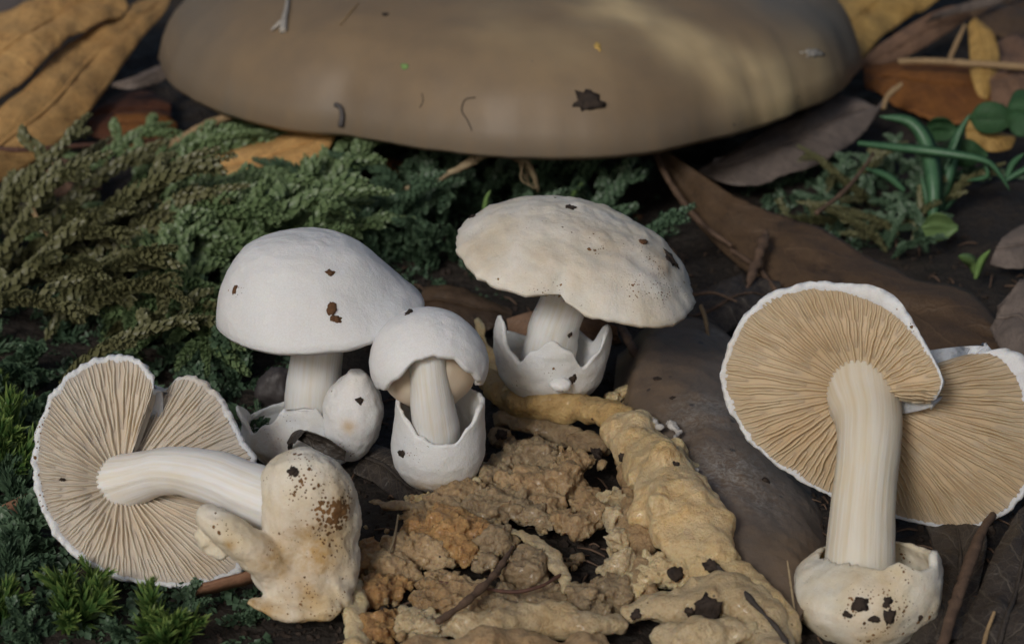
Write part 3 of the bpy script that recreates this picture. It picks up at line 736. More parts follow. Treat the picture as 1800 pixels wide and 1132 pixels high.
rr = Rv * np.where(phi < np.pi / 2, np.sin(phi) ** .95, 1 - (1 - np.sin(phi)) * keep(TH)[None]); zz = -Rv * .80 * np.cos(phi)
mb = MB(); shell(mb, cv, tilt_axes(math.radians(-4), math.radians(-4)), rr, zz, .09, 96)
mb.displace(lambda p: .05 * fbm(p * 1.1, 4, 71) + .018 * fbm(p * 4.5, 3, 72) + .006 * fbm(p * 13, 2, 73))
part('volva', mb, M_VOLVAD, t, attrs={'stain': attr_blobs(mb, [(W(1450, 1040, -11.5), .7, .45), (W(1540, 1000, -11.5), .5, .6), (W(1405, 990, -11), .35, .8), (W(1540, 1090, -11.3), .5, .5)]),
                                      'dirt': attr_blobs(mb, [(W(1520, 1065, -11.6), .55, .6), (W(1580, 1080, -11.4), .4, .5), (W(1430, 1030, -11.5), .5, .6), (W(1600, 980, -11.2), .5, .6), (W(1540, 990, -11.4), .4, .5)])})

# ------------------------------------------------------------------ 6. the big grey-brown mushroom behind
TILT = math.radians(-6)
C6z = 2.3
front = G(965, 268, C6z)
ex6 = np.array([1.0, 0, 0]); ey6 = np.array([0, math.cos(TILT), math.sin(TILT)]); ez6 = np.cross(ex6, ey6)
def on_rim(u, v):                                     # photo outline -> the tilted plane of the rim
    o = -AX_F * DIST; d = W(u, v, 0) - o; k = np.dot(front - o, ez6) / np.dot(d, ez6); return o + d * k
C6 = front + ey6 * 7.6 - ex6 * .35
outl = [(275, 95), (290, 125), (320, 155), (370, 182), (430, 203), (500, 219), (600, 228), (680, 242), (760, 256), (860, 266), (960, 269), (1060, 266), (1160, 255), (1250, 235), (1330, 213), (1410, 185), (1470, 158), (1503, 130), (1516, 100)]
pol = []
for (u, v) in outl:
    d = on_rim(u, v) - C6; pol.append((math.degrees(math.atan2(d @ ey6, d @ ex6)) % 360, math.hypot(d @ ex6, d @ ey6)))
pol += [(30, 7.6), (60, 7.4), (90, 7.4), (120, 7.4), (150, 7.5)]
pol.sort(); TH6 = np.linspace(0, 2 * np.pi, 220, endpoint=False)
pa = np.array(pol); R6 = np.interp(np.degrees(TH6), np.concatenate([pa[:, 0] - 360, pa[:, 0], pa[:, 0] + 360]), np.tile(pa[:, 1], 3))
R6 = R6 * (1 + .006 * fbm(np.stack([np.cos(TH6) * 8, np.sin(TH6) * 8, TH6 * 0], -1), 3, 5))
s = np.linspace(0, 1, 60)[:, None]
hh = sinterp(s, [0, .2, .4, .6, .75, .86, .94, .98, 1], [1, .99, .96, .88, .77, .63, .43, .23, -.02])
t = thing('big_mushroom', 'huge grey-brown mushroom cap overhanging the moss behind the white mushrooms', 'mushroom', G(930, 60, 0) * np.array([1, 0, 0]) + np.array([0, C6[1], 0]))
rr = R6[None] * s ** .97; zz = 2.7 * hh + .0 * rr
mb = MB()
ex, ey, ez = ex6, ey6, ez6
shell(mb, C6, (ex6, ey6, ez6), rr, zz, .28, 220)
mb.displace(lambda p: .05 * fbm(p * .35, 3, 81) + .012 * fbm(p * 2, 3, 82))
vv = mb.verts()
from mathutils.bvhtree import BVHTree
bv = BVHTree.FromPolygons([Vector(p) for p in vv], [tuple(int(i) for i in f) for f in mb.f[0]])
def on_cap(u, v):
    o = Vector(tuple(-AX_F * DIST)); r_ = bv.ray_cast(o, (Vector(tuple(W(u, v, 0))) - o).normalized()); return np.array(r_[0]) if r_[0] else on_rim(u, v)
def near(pts, rad):
    P_ = spline([on_cap(*p) for p in pts], 24); return np.exp(-((np.sqrt(((vv[:, None] - P_[None]) ** 2).sum(-1)).min(1) / rad) ** 2))
pale = np.clip(.9 * near([(1090, 10), (1180, 60), (1270, 120), (1330, 170), (1370, 200)], .75) + .55 * near([(1330, 150), (1400, 130), (1440, 110)], .8) + .22 * near([(900, 40), (1000, 60), (1060, 30)], 1.2), 0, 1) * (.75 + .5 * fbm(vv * .8, 3, 83))
pale = np.clip(pale, 0, 1)
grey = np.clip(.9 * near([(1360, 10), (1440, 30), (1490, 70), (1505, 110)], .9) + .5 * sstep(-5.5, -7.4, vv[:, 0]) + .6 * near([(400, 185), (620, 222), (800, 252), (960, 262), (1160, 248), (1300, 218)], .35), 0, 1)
part('cap', mb, M_HOST, t, attrs={'pale': pale, 'grey': grey * (1 - pale)})
dome_gills(t, C6, (ex6, ey6, ez6), lambda th: 6.5 + 0 * th, lambda th, s: 1.0 * (1 - s ** 1.6) - .12, .2, 120, .35, M_GILLY, 9)
mb = MB(); tube(mb, [np.array([C6[0], C6[1] + .3, -.4]), np.array([C6[0], C6[1] + .2, .8]), C6 + ez6 * .9], [1.7, 1.35, 1.3], 24, 40, 1, .1, .7, 14)
part('stipe', mb, M_STIPEY, t)

# ------------------------------------------------------------------ the rotting mushroom the white ones grow on
t = thing('rotting_mushroom', 'collapsed rotting brown mushroom with torn yellow-tan flesh and crumbling middle', 'mushroom', G(1040, 1000, 0))
# slimy skin of its cap, sloping down behind the torn flesh
def hill(u, v):
    a = spline([(870, 690), (980, 680), (1090, 715), (1180, 770), (1250, 860), (1330, 960), (1420, 1080)], 60)
    d = np.sqrt(((np.stack([u, v], -1)[..., None, :] - a) ** 2).sum(-1)).min(-1)
    return d
A = [(1075, 690, .55), (1130, 735, .75), (1190, 800, .8), (1225, 890, .75), (1285, 985, .55), (1350, 1085, .25), (1385, 1150, .0)]
B = [(1090, 560, .1), (1190, 545, .3), (1290, 600, .3), (1360, 720, .1), (1420, 830, -.1), (1460, 930, -.25), (1470, 1010, -.3)]
PA = spline([G(*p) for p in A], 70); PB = spline([G(*p) for p in B], 70)
w = np.linspace(0, 1, 50)[None, :, None]
X = PA[:, None] * (1 - w) + PB[:, None] * w
X[..., 2] += (.42 * np.sin(np.pi * w[..., 0]) ** .8)
X[..., 2] -= .7 * sstep(.10, 0, np.linspace(0, 1, 70))[:, None]
X[..., 2] += .07 * fbm(X * .9, 4, 91) + .02 * fbm(X * 4, 3, 92)
mb = MB(); mb.grid(np.concatenate([X, (X - np.array([0, 0, .12]))[:, ::-1]], 1), cv=True)
vv = mb.verts()
part('cap_skin', mb, M_SKIN, t, attrs={'myc': attr_blobs(mb, [(G(1240, 740, .8), .7, .9), (G(1290, 830, .8), .8, 1.0), (G(1250, 600, .4), .5, .6), (G(1340, 880, .7), .5, .8)])})
# torn rim of thick yellowish flesh
def ridge(name, pts, rad, mat, amp, fr, sd, squash=.8, n=90, seg=28, lumps=0, lsz=.5, voxel=.04):
    P3 = [G(*p) for p in pts]; mb = MB(); tube(mb, P3, rad, n, seg, squash)
    mb.displace(lambda p: amp * fbm(p * fr, 4, sd))
    r = np.random.default_rng(sd); S = spline(P3, 60); ra = np.interp(np.linspace(0, 1, 60), np.linspace(0, 1, len(rad)), rad)
    for k in range(lumps):
        i = r.integers(60); q_ = ra[i] * lsz * r.uniform(.4, 1.0); d = unit(r.normal(size=3) * np.array([1, 1, .7]))
        lump(mb, S[i] + d * ra[i] * r.uniform(.55, .95) * np.array([1, 1, squash]), (q_, q_ * r.uniform(.6, 1), q_ * r.uniform(.5, .9)), rotm(*r.uniform(0, 6, 3)), 3, .35, 1.4, k + sd, 3)
    out = remesh(mb, voxel, 5, lambda p: amp * .34 * fbm(p * fr * 2.0, 3, sd + 3, .5) - .05 * np.abs(fbm(p * np.array([2.0, 1.2, 2.0]), 2, sd + 6)) + .009 * fbm(p * 10, 2, sd))
    return part(name, out, mat, t)
ridge('torn_rim', [(1070, 738, .62), (1110, 765, .72), (1155, 815, .8), (1185, 880, .82), (1215, 945, .74), (1265, 1000, .62)], [.30, .44, .56, .68, .66, .5], M_RIM, .20, .9, 95, .72, lumps=26, lsz=.55)
ridge('torn_rim', [(846, 650, .4), (890, 690, .52), (960, 706, .66), (1030, 720, .72), (1090, 748, .72)], [.16, .30, .40, .40, .36], M_RIMD, .16, 1.0, 94, .75, lumps=16, lsz=.45)
ridge('torn_rim', [(1250, 985, .62), (1300, 1025, .5), (1350, 1075, .35), (1388, 1125, .15)], [.42, .42, .36, .22], M_RIM, .16, 1.1, 93, .7, lumps=12, lsz=.5)
ridge('torn_rim', [(838, 562, 1.1), (850, 600, .9), (868, 640, .6), (885, 676, .4)], [.05, .14, .17, .2], M_RIM, .07, 1.8, 96, .5, 50, 20)
ridge('inner_wall', [(1098, 800, .45), (1112, 850, .45), (1120, 910, .4), (1126, 970, .35), (1128, 1040, .28)], [.14, .24, .27, .27, .24], M_FLESH, .16, 1.3, 97, lumps=30, lsz=.7)
ridge('inner_wall', [(870, 730, .12), (940, 752, .2), (1010, 770, .25), (1070, 790, .3)], [.16, .22, .24, .2], M_FLESHG, .16, 1.5, 98, lumps=10)
ridge('flesh_strip', [(1100, 1078, .25), (1150, 1064, .36), (1210, 1060, .44), (1270, 1048, .5), (1325, 1070, .42), (1352, 1115, .3), (1365, 1160, .2)], [.25, .36, .46, .46, .40, .36, .3], M_FLESHP, .16, .9, 99, lumps=14, lsz=.5)
ridge('flesh_strip', [(1160, 1110, .2), (1220, 1122, .3), (1290, 1118, .32), (1330, 1130, .2)], [.22, .34, .36, .22], M_FLESHP, .15, 1.2, 100, lumps=10)
ridge('flesh_strip', [(720, 1112, .1), (790, 1104, .2), (870, 1104, .25), (950, 1086, .28), (1020, 1100, .22), (1090, 1094, .15)], [.16, .30, .30, .34, .30, .2], M_FLESHP, .16, 1.2, 101, lumps=22, lsz=.6)
ridge('flesh_strip', [(690, 1150, .1), (800, 1140, .2), (920, 1140, .2), (1060, 1140, .1)], [.25, .3, .3, .25], M_FLESH, .15, 1.5, 102, lumps=20, lsz=.6)
ridge('flesh_strip', [(616, 990, .15), (622, 1050, .18), (628, 1100, .15), (620, 1150, .1)], [.1, .17, .2, .22], M_RIM, .11, 1.6, 103, .8, 60, 24, lumps=14, lsz=.8)
ridge('flesh_strip', [(650, 880, .2), (690, 888, .35), (730, 890, .4), (760, 884, .35)], [.06, .13, .15, .12], M_FLESHG, .09, 1.8, 104, .6, 60, 20, lumps=6, voxel=.03)
ridge('pale_strip', [(895, 930, .42), (930, 945, .5), (965, 975, .5), (985, 1010, .45), (1000, 1040, .35)], [.1, .16, .16, .15, .12], M_FLESHP, .06, 1.8, 105, .5, 60, 20, lumps=5, voxel=.03)
# clumps of crumbling flesh, each welded from lumps: lists of (u, v, size px, squash, height), then the material
orange = flesh_mat('orange_brown_flesh', (.56, .33, .13), (.40, .215, .08), (.20, .095, .034))
CL = [([(900, 815, 42, .6, .25), (950, 800, 44, .6, .3), (865, 845, 42, .6, .3), (840, 830, 26, .5, .2)], M_FLESHG),
      ([(925, 858, 52, .6, .42), (985, 850, 50, .7, .45), (1005, 815, 34, .7, .4), (960, 885, 34, .5, .42)], M_FLESH),
      ([(880, 892, 56, .42, .42), (925, 905, 36, .42, .40), (840, 905, 44, .38, .36), (955, 918, 26, .5, .36)], M_FLESHG),
      ([(1030, 880, 30, .8, .42), (1048, 908, 26, .9, .40), (1015, 925, 34, .7, .36), (990, 915, 26, .7, .4)], M_FLESH),
      ([(1078, 885, 26, 1.2, .42), (1082, 920, 24, 1.1, .42), (1086, 955, 26, 1.1, .4), (1092, 1000, 32, 1.0, .35)], M_FLESHP),
      ([(810, 868, 42, .55, .35), (770, 895, 46, .5, .3), (735, 905, 30, .5, .3)], M_FLESH),
      ([(745, 935, 44, .55, .3), (790, 940, 58, .6, .36), (832, 938, 38, .5, .38), (820, 975, 24, .8, .3)], orange),
      ([(765, 972, 48, .6, .22), (715, 970, 42, .7, .2), (690, 1005, 44, .7, .15)], M_FLESH),
      ([(650, 995, 36, .8, .12), (662, 1040, 40, .8, .12), (650, 960, 20, .8, .15), (690, 1035, 30, .7, .1)], orange),
      ([(785, 1035, 42, .42, .28), (760, 1062, 38, .4, .25), (815, 1052, 46, .45, .3), (770, 1018, 24, .5, .25)], M_FLESH),
      ([(872, 958, 40, .8, .34), (855, 990, 22, .7, .3)], M_FLESHG), ([(930, 1012, 44, 1.0, .3), (945, 975, 22, .9, .32)], M_FLESHG),
      ([(880, 1068, 52, .4, .15), (940, 1062, 46, .45, .15), (985, 1045, 30, .5, .15)], M_FLESHG),
      ([(740, 1094, 40, .28, .3), (722, 1105, 22, .3, .25)], M_FLESHP),
      ([(1035, 1062, 40, .8, .2), (1078, 1048, 38, .8, .22), (1062, 1030, 22, .8, .12)], M_FLESHG),
      ([(1150, 1006, 40, .7, .42), (1190, 1012, 36, .6, .42), (1120, 1035, 34, .7, .3), (1215, 985, 34, .6, .6)], M_RIM),
      ([(1108, 692, 24, .8, .5), (1078, 704, 18, .8, .5)], M_RIM), ([(905, 684, 22, .5, .7), (925, 676, 12, .6, .75)], M_RIM),
      ([(655, 1110, 38, .6, .1), (690, 1085, 20, .6, .08)], orange), ([(1012, 985, 16, .7, .05), (990, 995, 10, .7, .05)], M_FLESHG), ([(880, 770, 26, .6, .2), (910, 785, 26, .5, .2)], M_FLESHG)]
r_ = np.random.default_rng(12)
for i, (items, mat) in enumerate(CL):
    mb = MB()
    for (u, v, sz, sq, z) in items:
        p = G(u, v, z - .05); R_ = sz / 104.0
        lump(mb, p, (R_, R_ * .85, R_ * sq), rotm(r_.uniform(-.3, .3), r_.uniform(-.3, .3), r_.uniform(0, 6)), 3, .45, 1.2, int(u + v), 3)
        for k in range(18):
            a = r_.uniform(0, 6.28); e = r_.uniform(-.2, 1.2); d = np.array([math.cos(a) * math.cos(e), math.sin(a) * math.cos(e) * .85, math.sin(e) * sq]); q_ = R_ * r_.uniform(.14, .36)
            lump(mb, p + d * R_ * r_.uniform(.75, 1.1), (q_, q_ * r_.uniform(.6, 1), q_ * r_.uniform(.5, .9)), rotm(*r_.uniform(0, 6, 3)), 2, .4, 1.5, k + i * 20, 2)
    out = remesh(mb, .03, 3, lambda p: .05 * fbm(p * 3.2, 4, 300 + i, .6) - .05 * np.abs(fbm(p * 5, 3, 320 + i)) + .015 * fbm(p * 12, 2, i))
    part('flesh_clump', out, mat, t)
# loose crumbs between them, one mesh
mb = MB()
for k in range(190):
    items, mat = CL[r_.integers(len(CL))]; u, v, sz, sq, z = items[r_.integers(len(items))]
    p = G(u + r_.normal() * sz * .8, v + r_.normal() * sz * .5, z * .8); q_ = r_.uniform(.03, .10)
    lump(mb, p, (q_, q_ * r_.uniform(.7, 1.2), q_ * r_.uniform(.5, .9)), rotm(*r_.uniform(0, 6, 3)), 2, .55, 1.5, int(k), 3)
o = part('flesh_crumbs', mb, M_FLESH, t); o['kind'] = 'stuff'
# crumpled white mould along the back of the torn rim
ridge('mould_crust', [(1112, 722, .85), (1145, 738, .95), (1165, 755, .98)], [.04, .09, .05], M_MYC, .09, 4.0, 111, .6, 50, 16)
ridge('mould_crust', [(1170, 752, 1.0), (1182, 745, 1.05), (1192, 760, 1.0), (1182, 785, 1.0), (1205, 815, .98), (1222, 832, .95)], [.05, .09, .07, .1, .1, .04], M_MYC, .09, 4.0, 112, .6, 60, 16)
ridge('mould_crust', [(1180, 800, 1.0), (1200, 820, 1.0), (1215, 850, .95)], [.05, .1, .05], M_MYC, .09, 4.0, 113, .6, 50, 16)

# ------------------------------------------------------------------ leaves
def leaf(label, A, B, mat, bulge=.15, crinkle=.05, name='fallen_leaf', rib=True, seed=0, stalk=None, cat='leaf', group=None, serr=0.0, thick=.022, ribmat=None, n=46, m=18):
    """A, B: (u, v, height) along its two edges from base to tip."""
    a = spline([G(*p) for p in A], n); b = spline([G(*p) for p in B], n)
    w = np.linspace(0, 1, m)[None, :, None]
    X = a[:, None] * (1 - w) + b[:, None] * w
    if serr:
        sw = (np.abs(w - .5) * 2) ** 6 * serr * (np.abs(np.sin(np.arange(n) * 1.9))[:, None, None])
        X = X + (X - X.mean(1, keepdims=True)) * sw
    d1 = np.gradient(X, axis=0); d2 = np.gradient(X, axis=1); N = np.cross(d1, d2); ln = np.linalg.norm(N, axis=-1, keepdims=True); N = N / (ln + 1e-6)
    mean = unit(N.mean((0, 1)))
    if mean[2] < 0: N = -N; mean = -mean
    N = unit(N + mean * .6)
    wd = np.linalg.norm(b - a, axis=1)[:, None, None]
    fold = -np.exp(-((w - .5) / .10) ** 2) * .05 * np.minimum(wd, 1.5)
    X = X + N * (bulge * np.minimum(wd, 2.2) * np.sin(np.pi * w) + fold + (crinkle * fbm(X * .9, 4, seed + 200) + crinkle * .3 * fbm(X * 3.5, 3, seed + 201))[..., None])
    tt = np.broadcast_to(np.linspace(0, 1, n)[:, None], (n, m)); ww = np.broadcast_to(w[..., 0], (n, m))
    uv = np.stack([ww, tt], -1)
    lo = X - N * thick
    Z = np.concatenate([X, lo[:, ::-1]], 1); uv2 = np.concatenate([uv, uv[:, ::-1]], 1)
    mb = MB(); mb.grid(Z, cv=True, uv=uv2)
    th = thing(name, label, cat, np.array([X[..., 0].mean(), X[..., 1].mean(), X[..., 2].min()]), group)
    part('blade', mb, mat, th)
    if rib:
        mid = X[:, m // 2] * .5 + X[:, (m - 1) // 2] * .5 + N[:, m // 2] * .012
        mb = MB(); tube(mb, mid[1:-1:4], [.05, .035, .012], 40, 8, .7)
        part('midrib', mb, ribmat or mat, th)
    if stalk:
        mb = MB(); tube(mb, [G(*p) for p in stalk], [.045, .04, .05], 30, 8); part('stalk', mb, ribmat or M_TWIG, th)
    return th
leaf('broad yellow-brown leaf lying below another yellow leaf, its lower edge over the twig', [(-60, 360, .35), (20, 308, .4), (90, 262, .5), (150, 205, .7), (205, 130, .9), (250, 68, 1.1), (290, 22, 1.2), (302, -10, 1.3)],
     [(-70, 262, 1.0), (0, 192, 1.3), (50, 150, 1.4), (110, 82, 1.5), (175, 42, 1.55), (240, 6, 1.5), (285, -14, 1.4), (303, -14, 1.3)], M_LYEL, .10, .10, seed=1)
leaf('spotted yellow leaf with curled edge lying on the broad yellow-brown leaf', [(-70, 235, 1.3), (0, 172, 1.5), (40, 140, 1.6), (80, 104, 1.7), (120, 66, 1.75), (170, 40, 1.75), (215, 28, 1.6)],
     [(-90, 60, 1.9), (-20, 30, 2.0), (40, 8, 2.1), (90, -20, 2.1), (140, -40, 2.1), (190, -40, 2.0), (225, 10, 1.7)], M_LYEL, .08, .12, seed=2)
leaf('grey-brown leaf scrap behind the spotted yellow leaf', [(-60, 60, .9), (20, 34, 1.0), (80, 2, 1.0), (120, -30, 1.0)], [(-60, -20, .8), (0, -40, .8), (60, -60, .8), (120, -50, .8)], M_LGREY, .1, .08, seed=3)
leaf('yellow-brown leaf under feathery moss, tip touching the huge cap', [(340, 322, .8), (400, 330, .9), (450, 330, 1.0), (500, 322, 1.1), (545, 298, 1.3), (578, 262, 1.5), (600, 218, 1.8)],
     [(330, 288, 1.0), (380, 270, 1.1), (430, 256, 1.2), (480, 243, 1.3), (530, 230, 1.5), (570, 222, 1.8), (601, 214, 1.9)], M_LYEL, .12, .06, seed=4)
leaf('small dull orange leaf peeping out between moss and the broad yellow leaf', [(60, 345, .3), (100, 345, .35), (140, 342, .4), (178, 330, .4)], [(70, 280, .7), (105, 276, .75), (145, 285, .7), (180, 315, .5)], M_LPINK, .15, .06, seed=5)
leaf('dark orange leaf lying in the shade beneath the huge cap rim', [(215, 262, .2), (250, 262, .2), (290, 258, .2), (312, 240, .25)], [(200, 200, .3), (250, 196, .4), (285, 200, .4), (310, 215, .35)], M_LORG, .15, .05, seed=6)
leaf('greyish leaf scrap jutting from under the left end of the huge cap', [(195, 152, .8), (230, 158, .8), (265, 150, .8), (300, 135, .8)], [(200, 146, .9), (235, 135, 1.0), (265, 120, 1.0), (300, 108, 1.0)], M_LGREY, .1, .05, seed=7)
leaf('deep red-brown leaf in the dark gap beside the broad yellow leaf', [(150, 236, .1), (200, 250, .1), (260, 240, .1), (300, 225, .1)], [(170, 190, .2), (210, 165, .2), (260, 160, .2), (300, 180, .2)], M_LRED, .1, .06, seed=8)
leaf('curled orange leaf tip hanging at the huge cap rim', [(600, 222, 1.6), (615, 235, 1.4), (640, 258, 1.1), (652, 262, 1.0)], [(604, 214, 1.8), (630, 212, 1.8), (648, 228, 1.5), (656, 255, 1.1)], M_LORG, .3, .04, seed=9)
leaf('narrow red-brown leaf crossed by a rootlet behind the caps', [(668, 285, .6), (720, 315, .4), (770, 340, .3), (820, 345, .2)], [(672, 276, .7), (730, 285, .6), (785, 290, .5), (825, 320, .3)], M_LORG, .15, .06, seed=10)
leaf('grey serrated leaf lying under the right of the huge cap', [(1225, 300, .5), (1300, 325, .45), (1390, 303, .45), (1460, 276, .5), (1515, 235, .6), (1545, 195, .8)],
     [(1260, 282, .7), (1330, 240, .8), (1400, 200, .9), (1460, 172, 1.0), (1500, 170, 1.0), (1546, 192, .8)], M_LGREY, .12, .09, seed=11, serr=.05, stalk=[(1540, 196, .8), (1556, 175, .9), (1572, 155, 1.0)], ribmat=M_LGREY)
leaf('long dull brown leaf sloping from the huge cap rim to the right', [(1146, 255, 1.4), (1190, 350, .6), (1250, 420, .45), (1330, 490, .35), (1430, 550, .3), (1540, 610, .2), (1650, 640, .2), (1760, 620, .2)],
     [(1150, 250, 1.5), (1235, 308, 1.2), (1320, 358, 1.05), (1430, 396, .95), (1530, 450, .85), (1610, 490, .8), (1690, 500, .7), (1768, 580, .3)], M_LBRN, .08, .10, seed=12, rib=False)
leaf('pale yellow leaf behind the right end of the huge cap', [(1450, 110, .5), (1500, 130, .5), (1525, 90, .6), (1580, 40, .7), (1650, 0, .8), (1700, -40, .8)], [(1440, 20, .7), (1480, -10, .9), (1530, -30, 1.0), (1590, -40, 1.0), (1640, -50, 1.0), (1710, -55, .8)], M_LPALE, .12, .12, seed=13)
leaf('pinkish brown leaf pointing at the right end of the huge cap', [(1508, 122, .5), (1560, 114, .5), (1610, 92, .6), (1660, 62, .7), (1705, 30, .9)], [(1508, 112, .6), (1550, 76, .9), (1610, 38, 1.1), (1670, 12, 1.2), (1708, 20, 1.0)], M_LPINK, .10, .07, seed=14)
leaf('bluish-grey leaf strip across the top of the pinkish brown leaf', [(1625, 42, 1.2), (1680, 26, 1.2), (1740, 12, 1.2), (1800, -8, 1.2)], [(1640, 26, 1.4), (1690, 8, 1.4), (1750, -8, 1.4), (1810, -30, 1.4)], M_LGREY, .1, .05, seed=15, rib=False)
leaf('upright pale yellow leaf with brown dots beside the bluish-grey strip', [(1702, 45, 1.4), (1704, 90, 1.0), (1708, 140, .7), (1728, 186, .3)], [(1718, 30, 1.5), (1748, 62, 1.3), (1756, 120, .8), (1732, 188, .3)], M_LPALE, .18, .07, seed=16)
leaf('broad rusty leaf beneath the pale straw stalk', [(1520, 150, .4), (1580, 185, .3), (1650, 212, .25), (1720, 210, .25), (1800, 200, .3)], [(1518, 112, .6), (1590, 108, .6), (1660, 100, .6), (1730, 110, .5), (1800, 130, .4)], M_LORG, .08, .10, seed=17)
leaf('brown leaf behind the dotted upright leaf', [(1745, 225, .3), (1780, 215, .3), (1840, 180, .4)], [(1730, 80, .8), (1790, 60, .9), (1850, 90, .8)], M_LPINK, .1, .12, seed=18)
leaf('dark bronze leaf at the back corner above the dotted leaf', [(1700, 40, .7), (1760, 70, .7), (1840, 90, .7)], [(1720, -30, .9), (1780, -40, .9), (1850, -20, .9)], M_LBRN, .1, .12, seed=19)
leaf('small yellow leaf among green seedlings', [(1700, 252, .8), (1740, 268, .8), (1775, 262, .8), (1785, 246, .9)], [(1698, 206, 1.2), (1730, 214, 1.2), (1760, 230, 1.1), (1786, 243, .9)], M_LPALE, .15, .05, seed=20)
leaf('pale frayed grey leaf beyond the folded cap of the largest mushroom', [(1740, 575, .6), (1760, 610, .5), (1790, 650, .4), (1830, 690, .3)], [(1762, 540, 1.0), (1790, 500, 1.2), (1820, 500, 1.2), (1840, 560, .9)], M_LGREY, .1, .12, seed=21, serr=.12)
leaf('purplish grey leaf scrap lying on bare soil at the back right', [(1740, 465, .3), (1780, 472, .3), (1840, 465, .3)], [(1760, 420, .6), (1800, 395, .7), (1845, 400, .6)], M_LGREY, .1, .06, seed=22)
leaf('blackened veined leaf beside the woody stalk near the bulbous base', [(1665, 1140, .15), (1700, 1075, .25), (1730, 1010, .4), (1765, 940, .5), (1800, 890, .6)], [(1840, 1150, .25), (1850, 1080, .3), (1855, 1010, .4), (1850, 940, .5), (1840, 880, .6)], M_LDARK, .10, .16, seed=23, ribmat=M_LDARK)
leaf('blackened leaf under the gills right of the bulbous base', [(1590, 1140, .05), (1640, 1040, .12), (1640, 960, .2), (1620, 900, .3)], [(1700, 1120, .1), (1720, 1030, .15), (1735, 950, .25), (1720, 890, .3)], M_LDARK, .08, .10, seed=24, ribmat=M_LDARK)
leaf('dark brown leaf on the soil behind the splitting egg mushroom', [(740, 560, .1), (800, 575, .2), (860, 580, .2), (900, 560, .2)], [(745, 505, .5), (790, 500, .6), (850, 520, .5), (900, 545, .3)], M_LBRN, .12, .08, seed=25)
leaf('mottled tan leaf standing behind the toothed cup', [(900, 620, .3), (960, 630, .3), (1030, 620, .3), (1090, 600, .3)], [(890, 560, .9), (940, 548, 1.0), (1020, 548, 1.0), (1085, 575, .8)], M_LPINK, .1, .08, seed=26)
leaf('brown shredded leaf between the tilted cap and the largest mushroom', [(1190, 600, .3), (1250, 590, .3), (1320, 560, .3), (1370, 540, .3)], [(1200, 520, .7), (1260, 500, .7), (1320, 480, .7), (1370, 500, .5)], M_LDARK, .1, .14, seed=27, ribmat=M_TWIG)
leaf('dark wet leaf scrap lodged above the stained base of the sideways mushroom', [(512, 800, .5), (520, 770, .9), (560, 790, .8), (606, 808, .6)], [(516, 775, 1.0), (535, 752, 1.2), (570, 765, 1.1), (608, 790, .8)], M_LDARK, .2, .08, seed=28, ribmat=M_LDARK)
leaf('bluish black wet leaf behind the foot of the splitting egg', [(620, 830, .1), (660, 850, .1), (700, 880, .1), (740, 900, .1)], [(660, 780, .4), (690, 790, .4), (720, 820, .3), (745, 850, .2)], M_LDARK, .1, .05, seed=29, ribmat=M_LDARK)
leaf('pale brown leaf strip sticking out beneath the sideways cap at its moss side', [(0, 925, .2), (40, 905, .25), (80, 885, .3), (130, 870, .3)], [(-10, 895, .4), (40, 870, .5), (70, 860, .5), (130, 850, .5)], M_CUT, .05, .04, seed=30, rib=False)
mb = MB()
a = spline([G(342, 1048, .2), G(385, 1040, .22), G(440, 1026, .25), G(480, 1010, .25)], 30); b = spline([G(356, 1030, .5), G(395, 1020, .5), G(440, 1006, .5), G(480, 990, .5)], 30)
X = np.stack([a, b, b + np.array([0, .12, 0]), a + np.array([0, .12, 0])], 1); mb.grid(X, cv=True); mb.displace(lambda p: .015 * fbm(p * 3, 3, 5))
single('bark_strip', mb, M_CUT, 'smooth pinkish brown bark strip under the gills of the sideways mushroom', 'bark')

# ------------------------------------------------------------------ twigs, stalks, rootlets
def twig(name, label, pts, rad, mat, cat='twig', noise=.25, n=60, seg=12, knots=(), mode=G):
    mb = MB(); tube(mb, [mode(*p) for p in pts], rad, n, seg, 1, max(rad) * noise, 3.0, len(label))
    for (k, r) in knots:
        P = spline([mode(*p) for p in pts], 50); i = int(k * 49); lump(mb, P[i], (r, r, r), None, 2, .3, 1.5, int(k * 90))
    return single(name, mb, mat, label, cat)
twig('twig', 'thin reddish twig lying over the broad yellow-brown leaf', [(-30, 258, 1.15), (40, 264, 1.1), (120, 258, 1.0), (200, 252, .9), (300, 244, .8)], [.05, .055, .045, .03], M_TWIGR, knots=((.2, .07), (.55, .06)))
twig('dry_stalk', 'thick pale stalk rising from the moss to the huge cap rim', [(240, 275, .5), (300, 252, .8), (360, 222, 1.2), (412, 200, 1.6)], [.11, .10, .10, .11], M_TWIGP, 'stalk')
twig('rootlet', 'frayed pale rootlet arching down to the tilted cap', [(668, 338, .9), (740, 326, 1.1), (800, 300, 1.5), (840, 278, 1.8), (880, 266, 1.95), (920, 278, 1.8), (938, 308, 1.4), (946, 336, 1.0)], [.05, .055, .06, .08, .09, .085, .06, .03], M_ROOT, 'root', .6, 90, knots=((.55, .12), (.62, .09), (.72, .1)))
mb = MB()
for k in range(5):
    o_ = rng.normal(size=(4, 3)) * .1
    tube(mb, [G(880, 266, 1.95) + o_[0] * .5, G(912, 272, 1.85) + o_[1], G(932, 296, 1.55) + o_[2], G(944, 330, 1.1) + o_[3]], [.018, .025, .012], 30, 6)
single('root_fibres', mb, M_ROOT, 'loose straw fibres fraying from the arching pale rootlet', 'fibres')
twig('stalk', 'slender grey leaf stalk slanting beside the long brown leaf', [(1146, 258, 1.5), (1180, 325, 1.15), (1230, 390, .85), (1285, 432, .7)], [.06, .065, .06, .045], M_TWIG, 'stalk')
